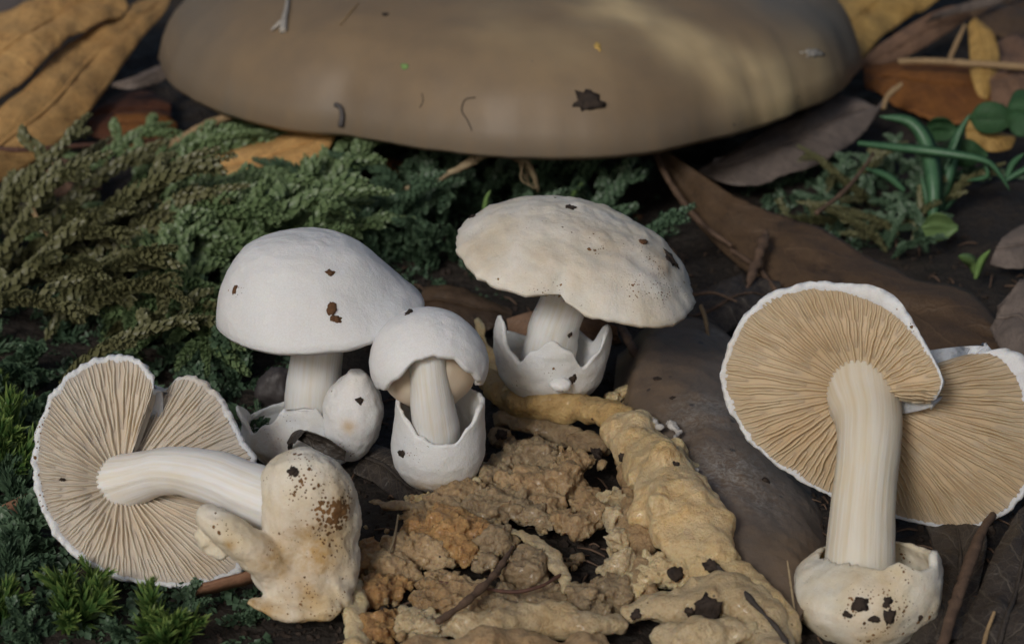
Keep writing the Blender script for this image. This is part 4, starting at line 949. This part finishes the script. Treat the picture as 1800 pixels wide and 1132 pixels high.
twig('twig', 'dark forked twig crossing the long brown leaf', [(1285, 440, .6), (1330, 470, .6), (1372, 520, .5)], [.05, .06, .04], M_TWIG)
twig('twig', 'dark crumbling twig standing behind the largest mushroom', [(1345, 410, 1.0), (1338, 440, .9), (1310, 510, .6), (1290, 540, .4)], [.07, .1, .08, .05], M_TWIG, noise=.8)
twig('dry_stalk', 'pale straw stalk lying across the rusty leaves at the back', [(1580, 108, 1.0), (1640, 108, 1.0), (1720, 113, 1.0), (1840, 120, 1.0)], [.07, .075, .08, .08], M_TWIGP, 'stalk')
twig('dry_stalk', 'short brown stalk rising where the grey serrated leaf ends', [(1552, 190, .8), (1562, 168, 1.0), (1585, 148, 1.2)], [.07, .07, .05], M_TWIGP, 'stalk')
twig('dry_stalk', 'thin stalk standing in the dark gap between back leaves', [(1668, 110, .6), (1680, 80, .9), (1696, 45, 1.3)], [.06, .06, .04], M_TWIGP, 'stalk')
twig('woody_stalk', 'woody grey stalk lying beneath the gills beside the blackened leaf', [(1648, 1160, .2), (1680, 1060, .45), (1708, 980, .65), (1728, 930, .7), (1745, 905, .7)], [.09, .095, .1, .1, .07], M_TWIG, 'stalk', knots=((.35, .11), (.5, .1)))
twig('twig', 'brown twig spanning the dark hollow in the rotting mushroom', [(770, 1092, .5), (810, 1065, .55), (850, 1030, .6), (880, 995, .6), (902, 960, .6)], [.05, .06, .055, .05, .035], M_TWIG, noise=.6)
twig('rootlet', 'thin dark rootlet curving across the pale flesh strip', [(770, 1022, .4), (830, 1030, .42), (900, 1040, .45), (950, 1030, .5), (985, 1010, .5)], [.02, .025, .03, .025], M_TWIGR, 'root')
twig('rootlet', 'black rootlet lying along the pale lump beside the bulbous base', [(1262, 995, .85), (1290, 1025, .8), (1330, 1065, .7), (1370, 1110, .5), (1390, 1150, .3)], [.03, .04, .045, .04], M_FIBRE, 'root', .6)
twig('straw_splinter', 'pale straw splinter poking out of the olive moss', [(50, 358, 1.6), (75, 400, 1.3), (104, 440, 1.0)], [.05, .05, .035], M_TWIGP, 'straw')
twig('straw_splinter', 'brown stem fragment lying in moss above the sideways mushroom', [(190, 505, 1.0), (240, 500, 1.0), (290, 503, 1.0)], [.035, .04, .03], M_TWIG, 'straw')
twig('rootlet', 'short curved rootlet touching the right rim of the tilted cap', [(1218, 518, .9), (1255, 515, .9), (1295, 530, .8)], [.035, .03, .025], M_TWIG, 'root')
twig('straw_splinter', 'short straw standing on the slimy skin below the tilted cap', [(1232, 538, .9), (1240, 560, .8), (1246, 598, .6)], [.045, .04, .03], M_TWIGP, 'straw')
twig('twig', 'thin twig slanting through moss behind the long brown leaf', [(1435, 375, .9), (1480, 340, 1.0), (1515, 300, 1.1), (1535, 270, 1.2)], [.05, .045, .03], M_TWIG)
twig('rootlet', 'yellowish fibre hanging between the stained base and rotting flesh', [(700, 905, .5), (692, 950, .45), (676, 990, .35)], [.02, .022, .015], M_ROOT, 'root', n=30)
twig('twig', 'dark stem leaning under the tilted cap beside the toothed cup', [(1085, 560, .9), (1105, 600, .7), (1135, 650, .5)], [.07, .08, .05], M_TWIG, noise=.6)
twig('straw_splinter', 'pale straw stub standing on black soil beside the blackened leaf', [(1728, 1140, .2), (1735, 1110, .3), (1748, 1075, .5)], [.035, .04, .025], M_TWIGP, 'straw')
twig('rootlet', 'pale thread standing between the pale lump and bulbous base', [(1384, 985, .8), (1392, 1040, .5), (1400, 1095, .3)], [.015, .02, .018], M_ROOT, 'root', n=30)

# ------------------------------------------------------------------ seedlings and grass at the back right
def blade(mb, pts, wid, flat=.15, n=26):
    P = spline([G(*p) for p in pts], n); T = unit(np.gradient(P, axis=0)); S = unit(np.cross(T, AX_F)); N = np.cross(S, T)
    w = np.sin(np.pi * np.linspace(.12, 1, n)) ** .7 * wid + .004
    X = np.stack([P - S * w[:, None], P - N * .25 * w[:, None] * 1, P + S * w[:, None], P + N * (.02 + .05 * w[:, None])], 1)
    mb.grid(X, cv=True)
def plant(name, label, blades, mat, cat):
    base = G(*blades[0][0][0]); t_ = thing(name, label, cat, np.array([base[0], base[1], base[2]]))
    for pts, wd in blades:
        mb = MB(); blade(mb, pts, wd); part('blade', mb, mat, t_)
    return t_
plant('grass_seedling', 'green seedling with broad drooping blade behind the grey serrated leaf', [([(1640, 395, .2), (1642, 330, .9), (1630, 255, 1.6), (1600, 215, 2.0), (1545, 205, 2.1)], .19), ([(1640, 390, .2), (1630, 350, .6), (1620, 310, 1.0)], .08), ([(1636, 390, .2), (1648, 350, .6), (1640, 300, 1.1)], .10)], M_GRASS, 'grass')
plant('grass_seedling', 'green seedling with upright blades next to the small yellow leaf', [([(1652, 370, .2), (1668, 310, .9), (1680, 250, 1.5), (1705, 200, 2.1)], .14), ([(1655, 370, .2), (1662, 300, 1.0), (1690, 230, 1.8)], .09), ([(1648, 370, .2), (1640, 320, .8), (1648, 280, 1.2)], .09), ([(1660, 370, .2), (1685, 335, .5), (1690, 300, .8)], .06)], M_GRASS, 'grass')
plant('grass', 'long green grass blade lying level over the seedlings, bent down at its end', [([(1508, 252, 1.5), (1600, 262, 1.6), (1680, 272, 1.6), (1735, 284, 1.5), (1760, 310, 1.2), (1775, 335, .9)], .10)], M_GRASS, 'grass')
plant('grass', 'short green blades springing from the bent grass end', [([(1770, 315, 1.0), (1780, 290, 1.3), (1800, 270, 1.6)], .08), ([(1730, 285, 1.4), (1735, 310, 1.1), (1700, 318, .9)], .05), ([(1765, 320, 1.0), (1790, 305, 1.2), (1830, 285, 1.5)], .07)], M_GRASS, 'grass')
plant('grass', 'dull green blade leaning low in the moss below the level grass blade', [([(1590, 335, .4), (1560, 310, .7), (1520, 296, .9)], .09)], M_GRASS, 'grass')
plant('grass', 'pale green grass tip peeping over the tilted white cap', [([(1000, 360, .6), (1010, 338, .9), (1024, 322, 1.2)], .05), ([(850, 380, .6), (855, 350, 1.0), (862, 335, 1.2)], .05)], M_GRASSY, 'grass')
plant('grass', 'twin pale green tips on the soil right of the seedlings', [([(1715, 480, .2), (1708, 460, .5), (1685, 450, .8)], .12), ([(1715, 490, .2), (1725, 460, .6), (1740, 440, .9)], .08)], M_GRASSY, 'grass')
def round_leaf(label, u, v, z, ru, rv, mat):
    A = [(u - ru, v, z), (u - ru * .6, v + rv * .9, z - .25), (u + ru * .2, v + rv, z - .25), (u + ru, v + rv * .2, z)]
    B = [(u - ru, v - 1, z), (u - ru * .5, v - rv, z + .35), (u + ru * .3, v - rv, z + .35), (u + ru, v - rv * .1, z)]
    leaf(label, A, B, mat, .12, .04, name='seedling_leaf', seed=int(u))
round_leaf('oval blue-green leaf behind the small yellow leaf', 1745, 208, 1.5, 42, 26, M_LGRN)
round_leaf('round green leaf above the bent grass end', 1800, 200, 1.6, 34, 38, M_LGRN)
round_leaf('oval green leaf beneath the upright seedling blades', 1700, 270, 1.0, 36, 22, M_LGRN)
round_leaf('dark green leaf behind the broad drooping seedling blade', 1655, 228, 1.2, 30, 20, M_LGRN)
round_leaf('pale green cupped leaf standing on soil below the seedlings', 1652, 400, .5, 32, 22, simple_mat('pale_green_leaf', (.14, .22, .08), (.10, .17, .06), 3, .5, .2))

# ------------------------------------------------------------------ stone
mb = MB(); lump(mb, G(488, 690, .35), (.36, .3, .52), rotm(.1, .15, .3), 4, .28, 1.2, 77, 4)
single('stone', mb, M_STONE, 'rough dark grey stone standing left of the bonnet mushroom stem', 'stone')

# ------------------------------------------------------------------ moss
def leaflets(mb, tips, P, rad, L, wd, step, spread, r, cup=.35, jitter=.25, close_tip=True, tipcol=.5):
    """Overlapping leaflets round a branch that runs along P (cm)."""
    seg = np.linalg.norm(np.diff(P, axis=0), axis=1); Lt = np.concatenate([[0], np.cumsum(seg)])
    n = max(6, int(Lt[-1] / step)); q = (np.arange(n) + r.random()) / n * Lt[-1]
    C = np.stack([np.interp(q, Lt, P[:, k]) for k in range(3)], 1)
    T = unit(np.gradient(C, axis=0)); ref = np.array([.3, .2, .93]); A = unit(np.cross(T, ref)); B = np.cross(T, A)
    ph = np.arange(n) * 2.39996 + r.random(n) * .6
    N = A * np.cos(ph)[:, None] + B * np.sin(ph)[:, None]
    fr = q / Lt[-1]
    taper = np.clip(1.15 - fr ** 3 * .75, .35, 1) * np.clip(.55 + fr * 3, 0, 1)
    sp = (spread * (1 + jitter * r.normal(size=n)))[:, None] * (1 - .55 * fr[:, None] ** 4)
    D = unit(T * np.cos(sp) + N * np.sin(sp)); U = unit(N * np.cos(sp) - T * np.sin(sp)); S = np.cross(D, U)
    l = (L * taper * (1 + .2 * r.normal(size=n)))[:, None]; w = (wd * taper)[:, None]
    base = C + N * (rad * taper * .35)[:, None]
    v0 = base - D * l * .12
    v1 = base + D * l * .42 - S * w + U * (cup * w)
    v2 = base + D * l * .45 - U * (cup * w * .5)
    v3 = base + D * l * .42 + S * w + U * (cup * w)
    v4 = base + D * l + U * (l * .10)
    X = np.stack([v0, v1, v2, v3, v4], 1).reshape(-1, 3)
    o = (np.arange(n) * 5)[:, None]
    F = np.concatenate([o + [0, 1, 2], o + [0, 2, 3], o + [1, 4, 2], o + [2, 4, 3]])
    mb.add(X, F)
    tc = np.tile([0, .25, .1, .25, 1.0], n) * tipcol * np.repeat(.4 + .6 * fr, 5)
    tips.append(tc)
def stem(mb, tips, P, r0, r1):
    X0 = mb.n; tube(mb, P, [r0, r1], max(5, len(P)), 5, caps=False); tips.append(np.zeros(mb.n - X0))
def bend(p0, d0, length, sag, r, n=12, wig=.9):
    P = [np.array(p0, float)]; d = unit(d0)
    for k in range(n):
        d = unit(d + np.array([r.normal() * wig / n * 2, r.normal() * wig / n * 2, -sag / n])); P.append(P[-1] + d * length / n)
    return np.array(P)
def feather_shoot(seed, length=3.4, nbr=9, blen=1.15, rad=.12, L=.17, wd=.055, sag=.9, rise=.8):
    """A shoot that rises, arches over and carries side branches in two rows."""
    r = np.random.default_rng(seed); mb = MB(); tips = []
    ax = bend((0, 0, -.05), (1, 0, rise), length, sag, r, 14)
    stem(mb, tips, ax[::2], .035, .02)
    leaflets(mb, tips, ax, rad * 1.15, L, wd, .0155, .46, r)
    for k in range(nbr):
        f = .14 + .78 * (k + r.random() * .5) / nbr; i = min(int(f * 14), 13); p = ax[i]; T = unit(ax[i + 1] - ax[i])
        S = unit(np.cross(T, [0, 0, 1])) * (1 if k % 2 else -1)
        d = T * .75 + S * r.uniform(.5, 1.0) + np.array([0, 0, r.uniform(-.1, .35)])
        b = bend(p, d, blen * r.uniform(.55, 1.1) * (1.15 - .6 * f), .5, r, 7)
        leaflets(mb, tips, b, rad * 1.05, L * .9, wd * .9, .0165, .44, r)
    return mb, np.concatenate(tips)
def tuft_shoot(seed, n=5, hgt=1.1, rad=.08, L=.32, wd=.045, spread=.42, tipcol=.9):
    """Upright pointed shoots in a small tuft, leaves drawn out to fine tips."""
    r = np.random.default_rng(seed); mb = MB(); tips = []
    for k in range(n):
        a = r.uniform(0, 6.28); d = np.array([math.cos(a) * r.uniform(.15, .9), math.sin(a) * r.uniform(.15, .9), 1.0])
        P = bend((math.cos(a) * .1, math.sin(a) * .1, -.1), d, hgt * r.uniform(.7, 1.15), .35, r, 8)
        stem(mb, tips, P[::2], .03, .015)
        leaflets(mb, tips, P, rad, L, wd, .015, spread, r, .25, .3, tipcol=tipcol)
    return mb, np.concatenate(tips)
def mesh_of(gen, name):
    mb, tp = gen; return mb.mesh(name, True, None, {'tip': tp})
def moss_kind(n, gen, mat, name='moss_shoot'):
    out = []
    for k in range(n):
        me = mesh_of(gen(k), name); me.materials.append(mat); out.append(me)
    return out
FE = lambda k: feather_shoot(100 + k, random.uniform(3.0, 4.2), 5 + k % 3, 1.7, .16, .16, .078)
MOSS_G = moss_kind(6, FE, M_MOSS); MOSS_O = moss_kind(4, lambda k: feather_shoot(130 + k, 3.2, 4, 1.3, .14, .155, .07), M_MOSSO)
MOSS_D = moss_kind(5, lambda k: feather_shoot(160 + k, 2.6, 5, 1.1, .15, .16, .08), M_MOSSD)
MOSS_S = moss_kind(4, lambda k: feather_shoot(190 + k, 1.7, 4, .9, .17, .17, .09, .4, 1.6), M_MOSSD)
TUFT = moss_kind(5, lambda k: tuft_shoot(220 + k, 5 + k % 3), M_MOSSB)
TUFTD = moss_kind(3, lambda k: tuft_shoot(240 + k, 6, .8, .09, .26, .05, .55, .35), M_MOSSD)
def put(mes, p, rz, label, group, tilt=(0, 0), sc=1.0, cat='moss'):
    o = bpy.data.objects.new('moss_shoot', mes[random.randrange(len(mes))]); COL.objects.link(o)
    o.location = tuple(np.asarray(p) * CM); o.rotation_euler = (tilt[0], tilt[1], rz); o.scale = (sc,) * 3
    return tag(o, label, cat, group)
def pz(u, v, dz=0.0):                                  # pixel -> the ground's own height
    z = .2
    for _ in range(5): p = G(u, v, z); z = float(ground_z(p[0], p[1])) + dz
    return G(u, v, z)
rm = random.Random(5)
LG = ('green feathery moss shoot in the carpet left of and behind the bonnet mushroom', 'feathery green moss shoots at the left')
LO = ('olive-brown feathery moss shoot in the carpet at the left edge', 'olive moss shoots at the left')
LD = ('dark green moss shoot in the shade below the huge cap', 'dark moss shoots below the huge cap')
LS = ('deep green mossy tuft in the cushion around the sideways mushroom', 'deep green moss around the sideways mushroom')
LR = ('dull green moss shoot between the long brown leaf and the seedlings', 'moss shoots at the back right')
# long shoots that reach over the yellow leaf and the dark gaps (u, v of the base, heading in degrees, size)
for (u, v, h, sc, dz) in [(265, 345, 4, 1.0, .3), (235, 335, 14, .9, .3), (300, 395, -4, 1.1, .3), (270, 420, 10, 1.05, .3), (340, 470, -2, 1.1, .3), (230, 340, 60, .8, .3), (160, 330, 100, .8, .4), (270, 470, 30, 1.0, .4),
                          (330, 500, 50, .95, .3), (400, 470, 0, .9, .3), (220, 430, -20, .9, .3), (200, 520, 15, .9, .4), (310, 560, 70, .9, .2), (180, 560, -30, .9, .3), (430, 470, 10, .8, .2), (150, 400, 30, .9, .3), (450, 510, 40, .7, .2), (260, 560, -60, .8, .2)]:
    put(MOSS_G, pz(u, v, dz), math.radians(h), 'long green moss frond sprawling over the carpet between the straw splinter and bonnet cap', 'long sprawling moss fronds', (rm.uniform(-.3, .3), rm.uniform(-.2, .1)), sc * 1.22)
for k in range(26):
    u, v = rm.uniform(150, 520), rm.uniform(340, 620)
    if (u > 400 and v > 540) or (u > 330 and v < 430): continue
    put(MOSS_G, pz(u, v, rm.uniform(-.1, .15)), rm.uniform(-.9, 1.6), *LG, (rm.uniform(-.4, .4), rm.uniform(-.3, .2)), rm.uniform(.9, 1.2))
for k in range(23):
    u, v = rm.uniform(-60, 230), rm.uniform(370, 690)
    put(MOSS_O, pz(u, v, rm.uniform(-.05, .35)), rm.uniform(-1.0, 1.3), *LO, (rm.uniform(-.4, .4), rm.uniform(-.3, .1)), rm.uniform(1.0, 1.35))
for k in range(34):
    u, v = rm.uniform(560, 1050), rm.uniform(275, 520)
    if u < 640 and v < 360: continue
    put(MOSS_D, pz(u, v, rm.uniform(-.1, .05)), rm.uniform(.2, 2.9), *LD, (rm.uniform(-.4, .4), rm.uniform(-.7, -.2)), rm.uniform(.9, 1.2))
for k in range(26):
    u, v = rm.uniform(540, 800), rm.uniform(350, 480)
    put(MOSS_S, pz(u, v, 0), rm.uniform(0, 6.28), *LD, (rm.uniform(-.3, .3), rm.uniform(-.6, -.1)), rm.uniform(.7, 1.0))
for k in range(64):
    u, v = rm.uniform(-40, 460), rm.uniform(600, 1150)
    p = pz(u, v, 0)
    if 90 < u < 460 and 640 < v < 1075 and (v > 950 or rm.random() < .75): continue
    put(MOSS_S if rm.random() < .6 else TUFTD, p, rm.uniform(0, 6.28), *LS, (rm.uniform(-.4, .4), rm.uniform(-.4, .3)), rm.uniform(.7, 1.05) * (.55 if v > 1050 and u > 60 else 1))
for (u, v, sc) in [(395, 600, .9), (360, 640, .8), (410, 660, .75), (340, 620, .7), (290, 600, .6), (430, 620, .7)]:
    put(MOSS_S, pz(u, v, .1), rm.uniform(0, 6.28), 'clump of rounded moss fronds beside the dark stone', 'mossy clump beside the dark stone', (rm.uniform(-.3, .3), rm.uniform(-.4, .1)), sc)
LB = ('bright yellow-green pointed moss tuft at the lower left edge', 'bright pointed moss tufts')
for (u, v, sc, tx, ty) in [(125, 1085, 1.0, .2, .1), (150, 1075, .8, .1, .5), (15, 800, 1.1, .1, .2), (25, 770, .9, 0, .3), (-5, 830, 1.0, .2, .1), (5, 730, .8, 0, .3), (270, 1120, .95, .2, .4), (300, 1140, .9, .2, .5), (-5, 1090, .8, 0, 0)]:
    put(TUFT, pz(u, v, .1), rm.uniform(0, 6.28), *LB, (tx, ty), sc)
for k in range(34):
    u, v = rm.uniform(1290, 1640), rm.uniform(300, 470)
    if v > 330 + (u - 1290) * .5: continue
    put(MOSS_D, pz(u, v, rm.uniform(-.05, .15)), rm.uniform(-.6, 2.6), *LR, (rm.uniform(-.4, .4), rm.uniform(-.4, .1)), rm.uniform(.5, .85))
for (u, v, h) in [(1500, 400, 170), (1560, 440, 160), (1600, 430, 40), (1540, 360, 190), (1620, 390, 20), (1480, 350, 30), (1580, 410, 150)]:
    put(MOSS_O, pz(u, v, .1), math.radians(h), *LR, (rm.uniform(-.3, .3), rm.uniform(-.3, .1)), .7)
# the mat beneath: short sprigs nobody could count
mb = MB(); tips = []
rr_ = np.random.default_rng(77)
def mat_patch(u0, u1, v0, v1, n, L=.15, wd=.05, up=.7):
    for k in range(n):
        u, v = rr_.uniform(u0, u1), rr_.uniform(v0, v1); p = pz_fast(u, v)
        a = rr_.uniform(0, 6.28); P = bend(p - np.array([0, 0, .08]), (math.cos(a), math.sin(a), up * rr_.uniform(.3, 1.6)), rr_.uniform(.35, .8), .6, rr_, 5)
        leaflets(mb, tips, P, .09, L, wd, .03, .62, rr_)
def pz_fast(u, v):
    p = G(u, v, .15); z = float(ground_z(p[0], p[1])); p = G(u, v, z); p[2] = float(ground_z(p[0], p[1])); return p
mat_patch(-60, 480, 370, 660, 420); mat_patch(-60, 470, 640, 1150, 520, .14, .07); mat_patch(640, 1150, 300, 540, 280); mat_patch(1280, 1600, 290, 450, 130)
mo = link('moss_mat', mb.mesh('moss_mat', True, None, {'tip': np.concatenate(tips) * .6}), M_MOSSD)
mo['kind'] = 'stuff'; tag(mo, 'low dark green moss mat covering the soil under the taller shoots', 'moss')

# ------------------------------------------------------------------ litter of crumbs on bare soil
mb = MB(); rr_ = np.random.default_rng(31)
for k in range(2200):
    u, v = rr_.uniform(380, 1840), rr_.uniform(420, 1150)
    if u < 640 and v < 700: continue
    p = pz_fast(u, v); q_ = rr_.uniform(.02, .085) * (1.6 if rr_.random() < .08 else 1)
    lump(mb, p + np.array([0, 0, q_ * .2]), (q_, q_ * rr_.uniform(.6, 1), q_ * rr_.uniform(.5, .9)), rotm(*rr_.uniform(0, 6, 3)), 1, .45, 1.7, k, 2)
so = link('soil_crumbs', mb.mesh('soil_crumbs', False), M_CRUMB); so['kind'] = 'stuff'; tag(so, 'loose dark soil crumbs scattered over the bare ground', 'soil')
mb = MB()
for k in range(420):
    u, v = rr_.uniform(600, 1840), rr_.uniform(430, 1150); p = pz_fast(u, v); a = rr_.uniform(0, 6.28); l = rr_.uniform(.15, .6)
    d = np.array([math.cos(a) * l, math.sin(a) * l, rr_.uniform(-.05, .12)])
    tube(mb, [p + np.array([0, 0, .03]), p + d * .5 + np.array([0, 0, .06]), p + d], [.018, .022, .012], 5, 5)
so = link('litter_fibres', mb.mesh('litter_fibres'), M_TWIG); so['kind'] = 'stuff'; tag(so, 'short brown rootlets and fibres strewn over the dark soil', 'litter')

# ------------------------------------------------------------------ bits stuck on the mushrooms: set on whatever surface the sight line meets
bpy.context.view_layer.update()
dg = bpy.context.evaluated_depsgraph_get()
eye = Vector(cam.location)
def hit(u, v):
    d = (Vector(tuple(W(u, v, 0) * CM)) - eye).normalized()
    ok, loc, nrm, idx, ob, mt = SC.ray_cast(dg, eye, d)
    if not ok: return None
    n = np.array(nrm); n = n if np.dot(n, np.array(d)) < 0 else -n
    return np.array(loc) / CM, n, ob
def crumb(u, v, rx, ry, label, mat=M_CRUMB, name='soil_crumb', cat='soil crumb', group=None, hgt=.5, amp=.4):
    h = hit(u, v)
    if h is None: return
    p, n, ob = h
    k = (DIST + float((p + AX_F * DIST) @ AX_F) - DIST) / DIST / PPC
    X = unit(np.cross(n, [0.1, .2, 1])); Yv = np.cross(n, X)
    R = np.stack([X, Yv, n], 1)
    mb = MB(); lump(mb, p, (rx * k, ry * k, min(rx, ry) * k * hgt), R, 3, amp * 1.5, 1.3, int(u * 7 + v) % 97, 4)
    single(name, mb, mat, label, cat, group)
crumb(580, 480, 7, 6, 'small round brown mark on the bonnet cap', M_CRUMBR, hgt=.3)
crumb(583, 542, 9, 13, 'long brown crumb on the front of the bonnet cap', M_CRUMBR, hgt=.3)
crumb(590, 562, 9, 6, 'flat brown crumb just below the long one on the bonnet cap', M_CRUMBR, hgt=.3)
crumb(412, 510, 5, 9, 'small brown crumb at the left side of the bonnet cap', M_CRUMBR, hgt=.3)
crumb(719, 549, 11, 7, 'dark crumb on top of the splitting egg cap', hgt=.6)
crumb(707, 798, 8, 7, 'black crumb on the cup of the splitting egg', hgt=.5)
crumb(1003, 365, 9, 7, 'dark crumb near the top of the tilted cap')
crumb(830, 381, 9, 6, 'dark crumb at the left rim of the tilted cap')
crumb(1122, 383, 8, 8, 'rusty crumb on the upper right of the tilted cap', M_CRUMBR)
crumb(1177, 452, 14, 16, 'black soil patch on the right side of the tilted cap', hgt=.25, amp=.8)
crumb(1130, 425, 9, 7, 'brown crumb left of the black soil patch on the tilted cap', M_CRUMBR)
crumb(1008, 665, 6, 9, 'black crumb low on the toothed cup')
crumb(1001, 589, 5, 5, 'black crumb between the stem and toothed cup')
crumb(515, 829, 9, 8, 'black crumb on the stained base of the sideways mushroom', hgt=.6)
crumb(632, 704, 6, 6, 'black speck on the egg-shaped button')
crumb(110, 843, 5, 7, 'dark crumb on the gills of the sideways mushroom')
for (u, v, a, b, w) in [(1511, 1062, 14, 14, 'left'), (1560, 1058, 8, 10, 'middle'), (1564, 1082, 10, 16, 'right'), (1538, 1088, 10, 6, 'lower'), (1490, 1080, 11, 5, 'flat left')]:
    crumb(u, v, a, b, f'{w} dark soil crumb in the patch on the bulbous base', hgt=.35)
crumb(1618, 1085, 6, 6, 'lone dark crumb on the white flap side of the bulbous base')
for (u, v, a, b, l) in [(1245, 1070, 22, 26, 'large black clod on the pale lump of rotting flesh'), (1212, 1075, 9, 9, 'small black clod left of the large clod on the pale lump'), (1118, 1080, 10, 9, 'lone black clod at the left end of the pale lump'),
                        (1190, 1008, 18, 12, 'shiny black clod pair in the notch of rotting flesh'), (1252, 995, 14, 12, 'black clod on top of the torn flesh where the rootlet starts'), (1093, 804, 7, 8, 'black clod on the torn yellow-tan rim'),
                        (1188, 816, 6, 8, 'brown clod under the white mould crust'), (1050, 800, 16, 14, 'shiny black clod in the hollow behind the crumbs'), (880, 765, 12, 9, 'black clod in the hollow right of the splitting egg'),
                        (1346, 844, 6, 7, 'black dot on the slimy skin beside the gills'), (1155, 666, 8, 6, 'black dot on the slimy skin below the tilted cap'), (1182, 700, 5, 5, 'smaller black dot on the slimy skin')]:
    crumb(u, v, a, b, l, hgt=.6)
crumb(1033, 178, 20, 14, 'dark soil smudge on the front of the huge cap', hgt=.2, amp=.9)
crumb(678, 26, 6, 6, 'dark dot near the top of the huge cap', hgt=.3)
crumb(711, 118, 9, 5, 'green plant scrap on the huge cap', M_GRASSY, 'plant_scrap', 'plant scrap', hgt=.3)
crumb(1050, 82, 6, 13, 'yellow plant chip on the huge cap', M_CHIP, 'plant_scrap', 'plant scrap', hgt=.3)
crumb(1430, 95, 26, 8, 'pale scuff of mould near the right end of the huge cap', M_PALEBIT, 'mould_patch', 'mould', hgt=.08, amp=.9)
def strand(label, pix, rad, mat, name='hair', cat='fibre', lift=.03):
    P = []
    for (u, v) in pix:
        h = hit(u, v)
        if h: P.append(h[0] + h[1] * lift)
    if len(P) > 2:
        mb = MB(); tube(mb, P, rad, 40, 6); single(name, mb, mat, label, cat)
strand('pale forked plant fragment standing out on the huge cap top', [(508, -4), (506, 18), (502, 38), (500, 58)], [.04, .05, .07, .09], M_PALEBIT, 'plant_fragment', 'plant fragment', .06)
strand('short pale prong beside the forked fragment on the huge cap', [(502, 38), (492, 46), (480, 56)], [.06, .05, .03], M_PALEBIT, 'plant_fragment', 'plant fragment', .05)
strand('fine dark curled hair on the front of the huge cap', [(836, 172), (818, 176), (812, 195), (822, 212), (830, 230)], [.010, .012, .010], M_FIBRE, lift=.015)
strand('short dark hair left of the curled hair on the huge cap', [(742, 165), (744, 178), (738, 190)], [.008, .009, .008], M_FIBRE, lift=.012)
strand('thin pale scratch-like straw lying on the huge cap', [(630, 8), (615, 25), (598, 46)], [.015, .02, .012], M_TWIGP, 'straw_splinter', 'straw', .02)
strand('grey hooked stalk end stuck to the huge cap rim', [(590, 184), (600, 190), (603, 205), (601, 222)], [.05, .05, .06, .07], M_STONE, 'stalk_end', 'stalk', .05)
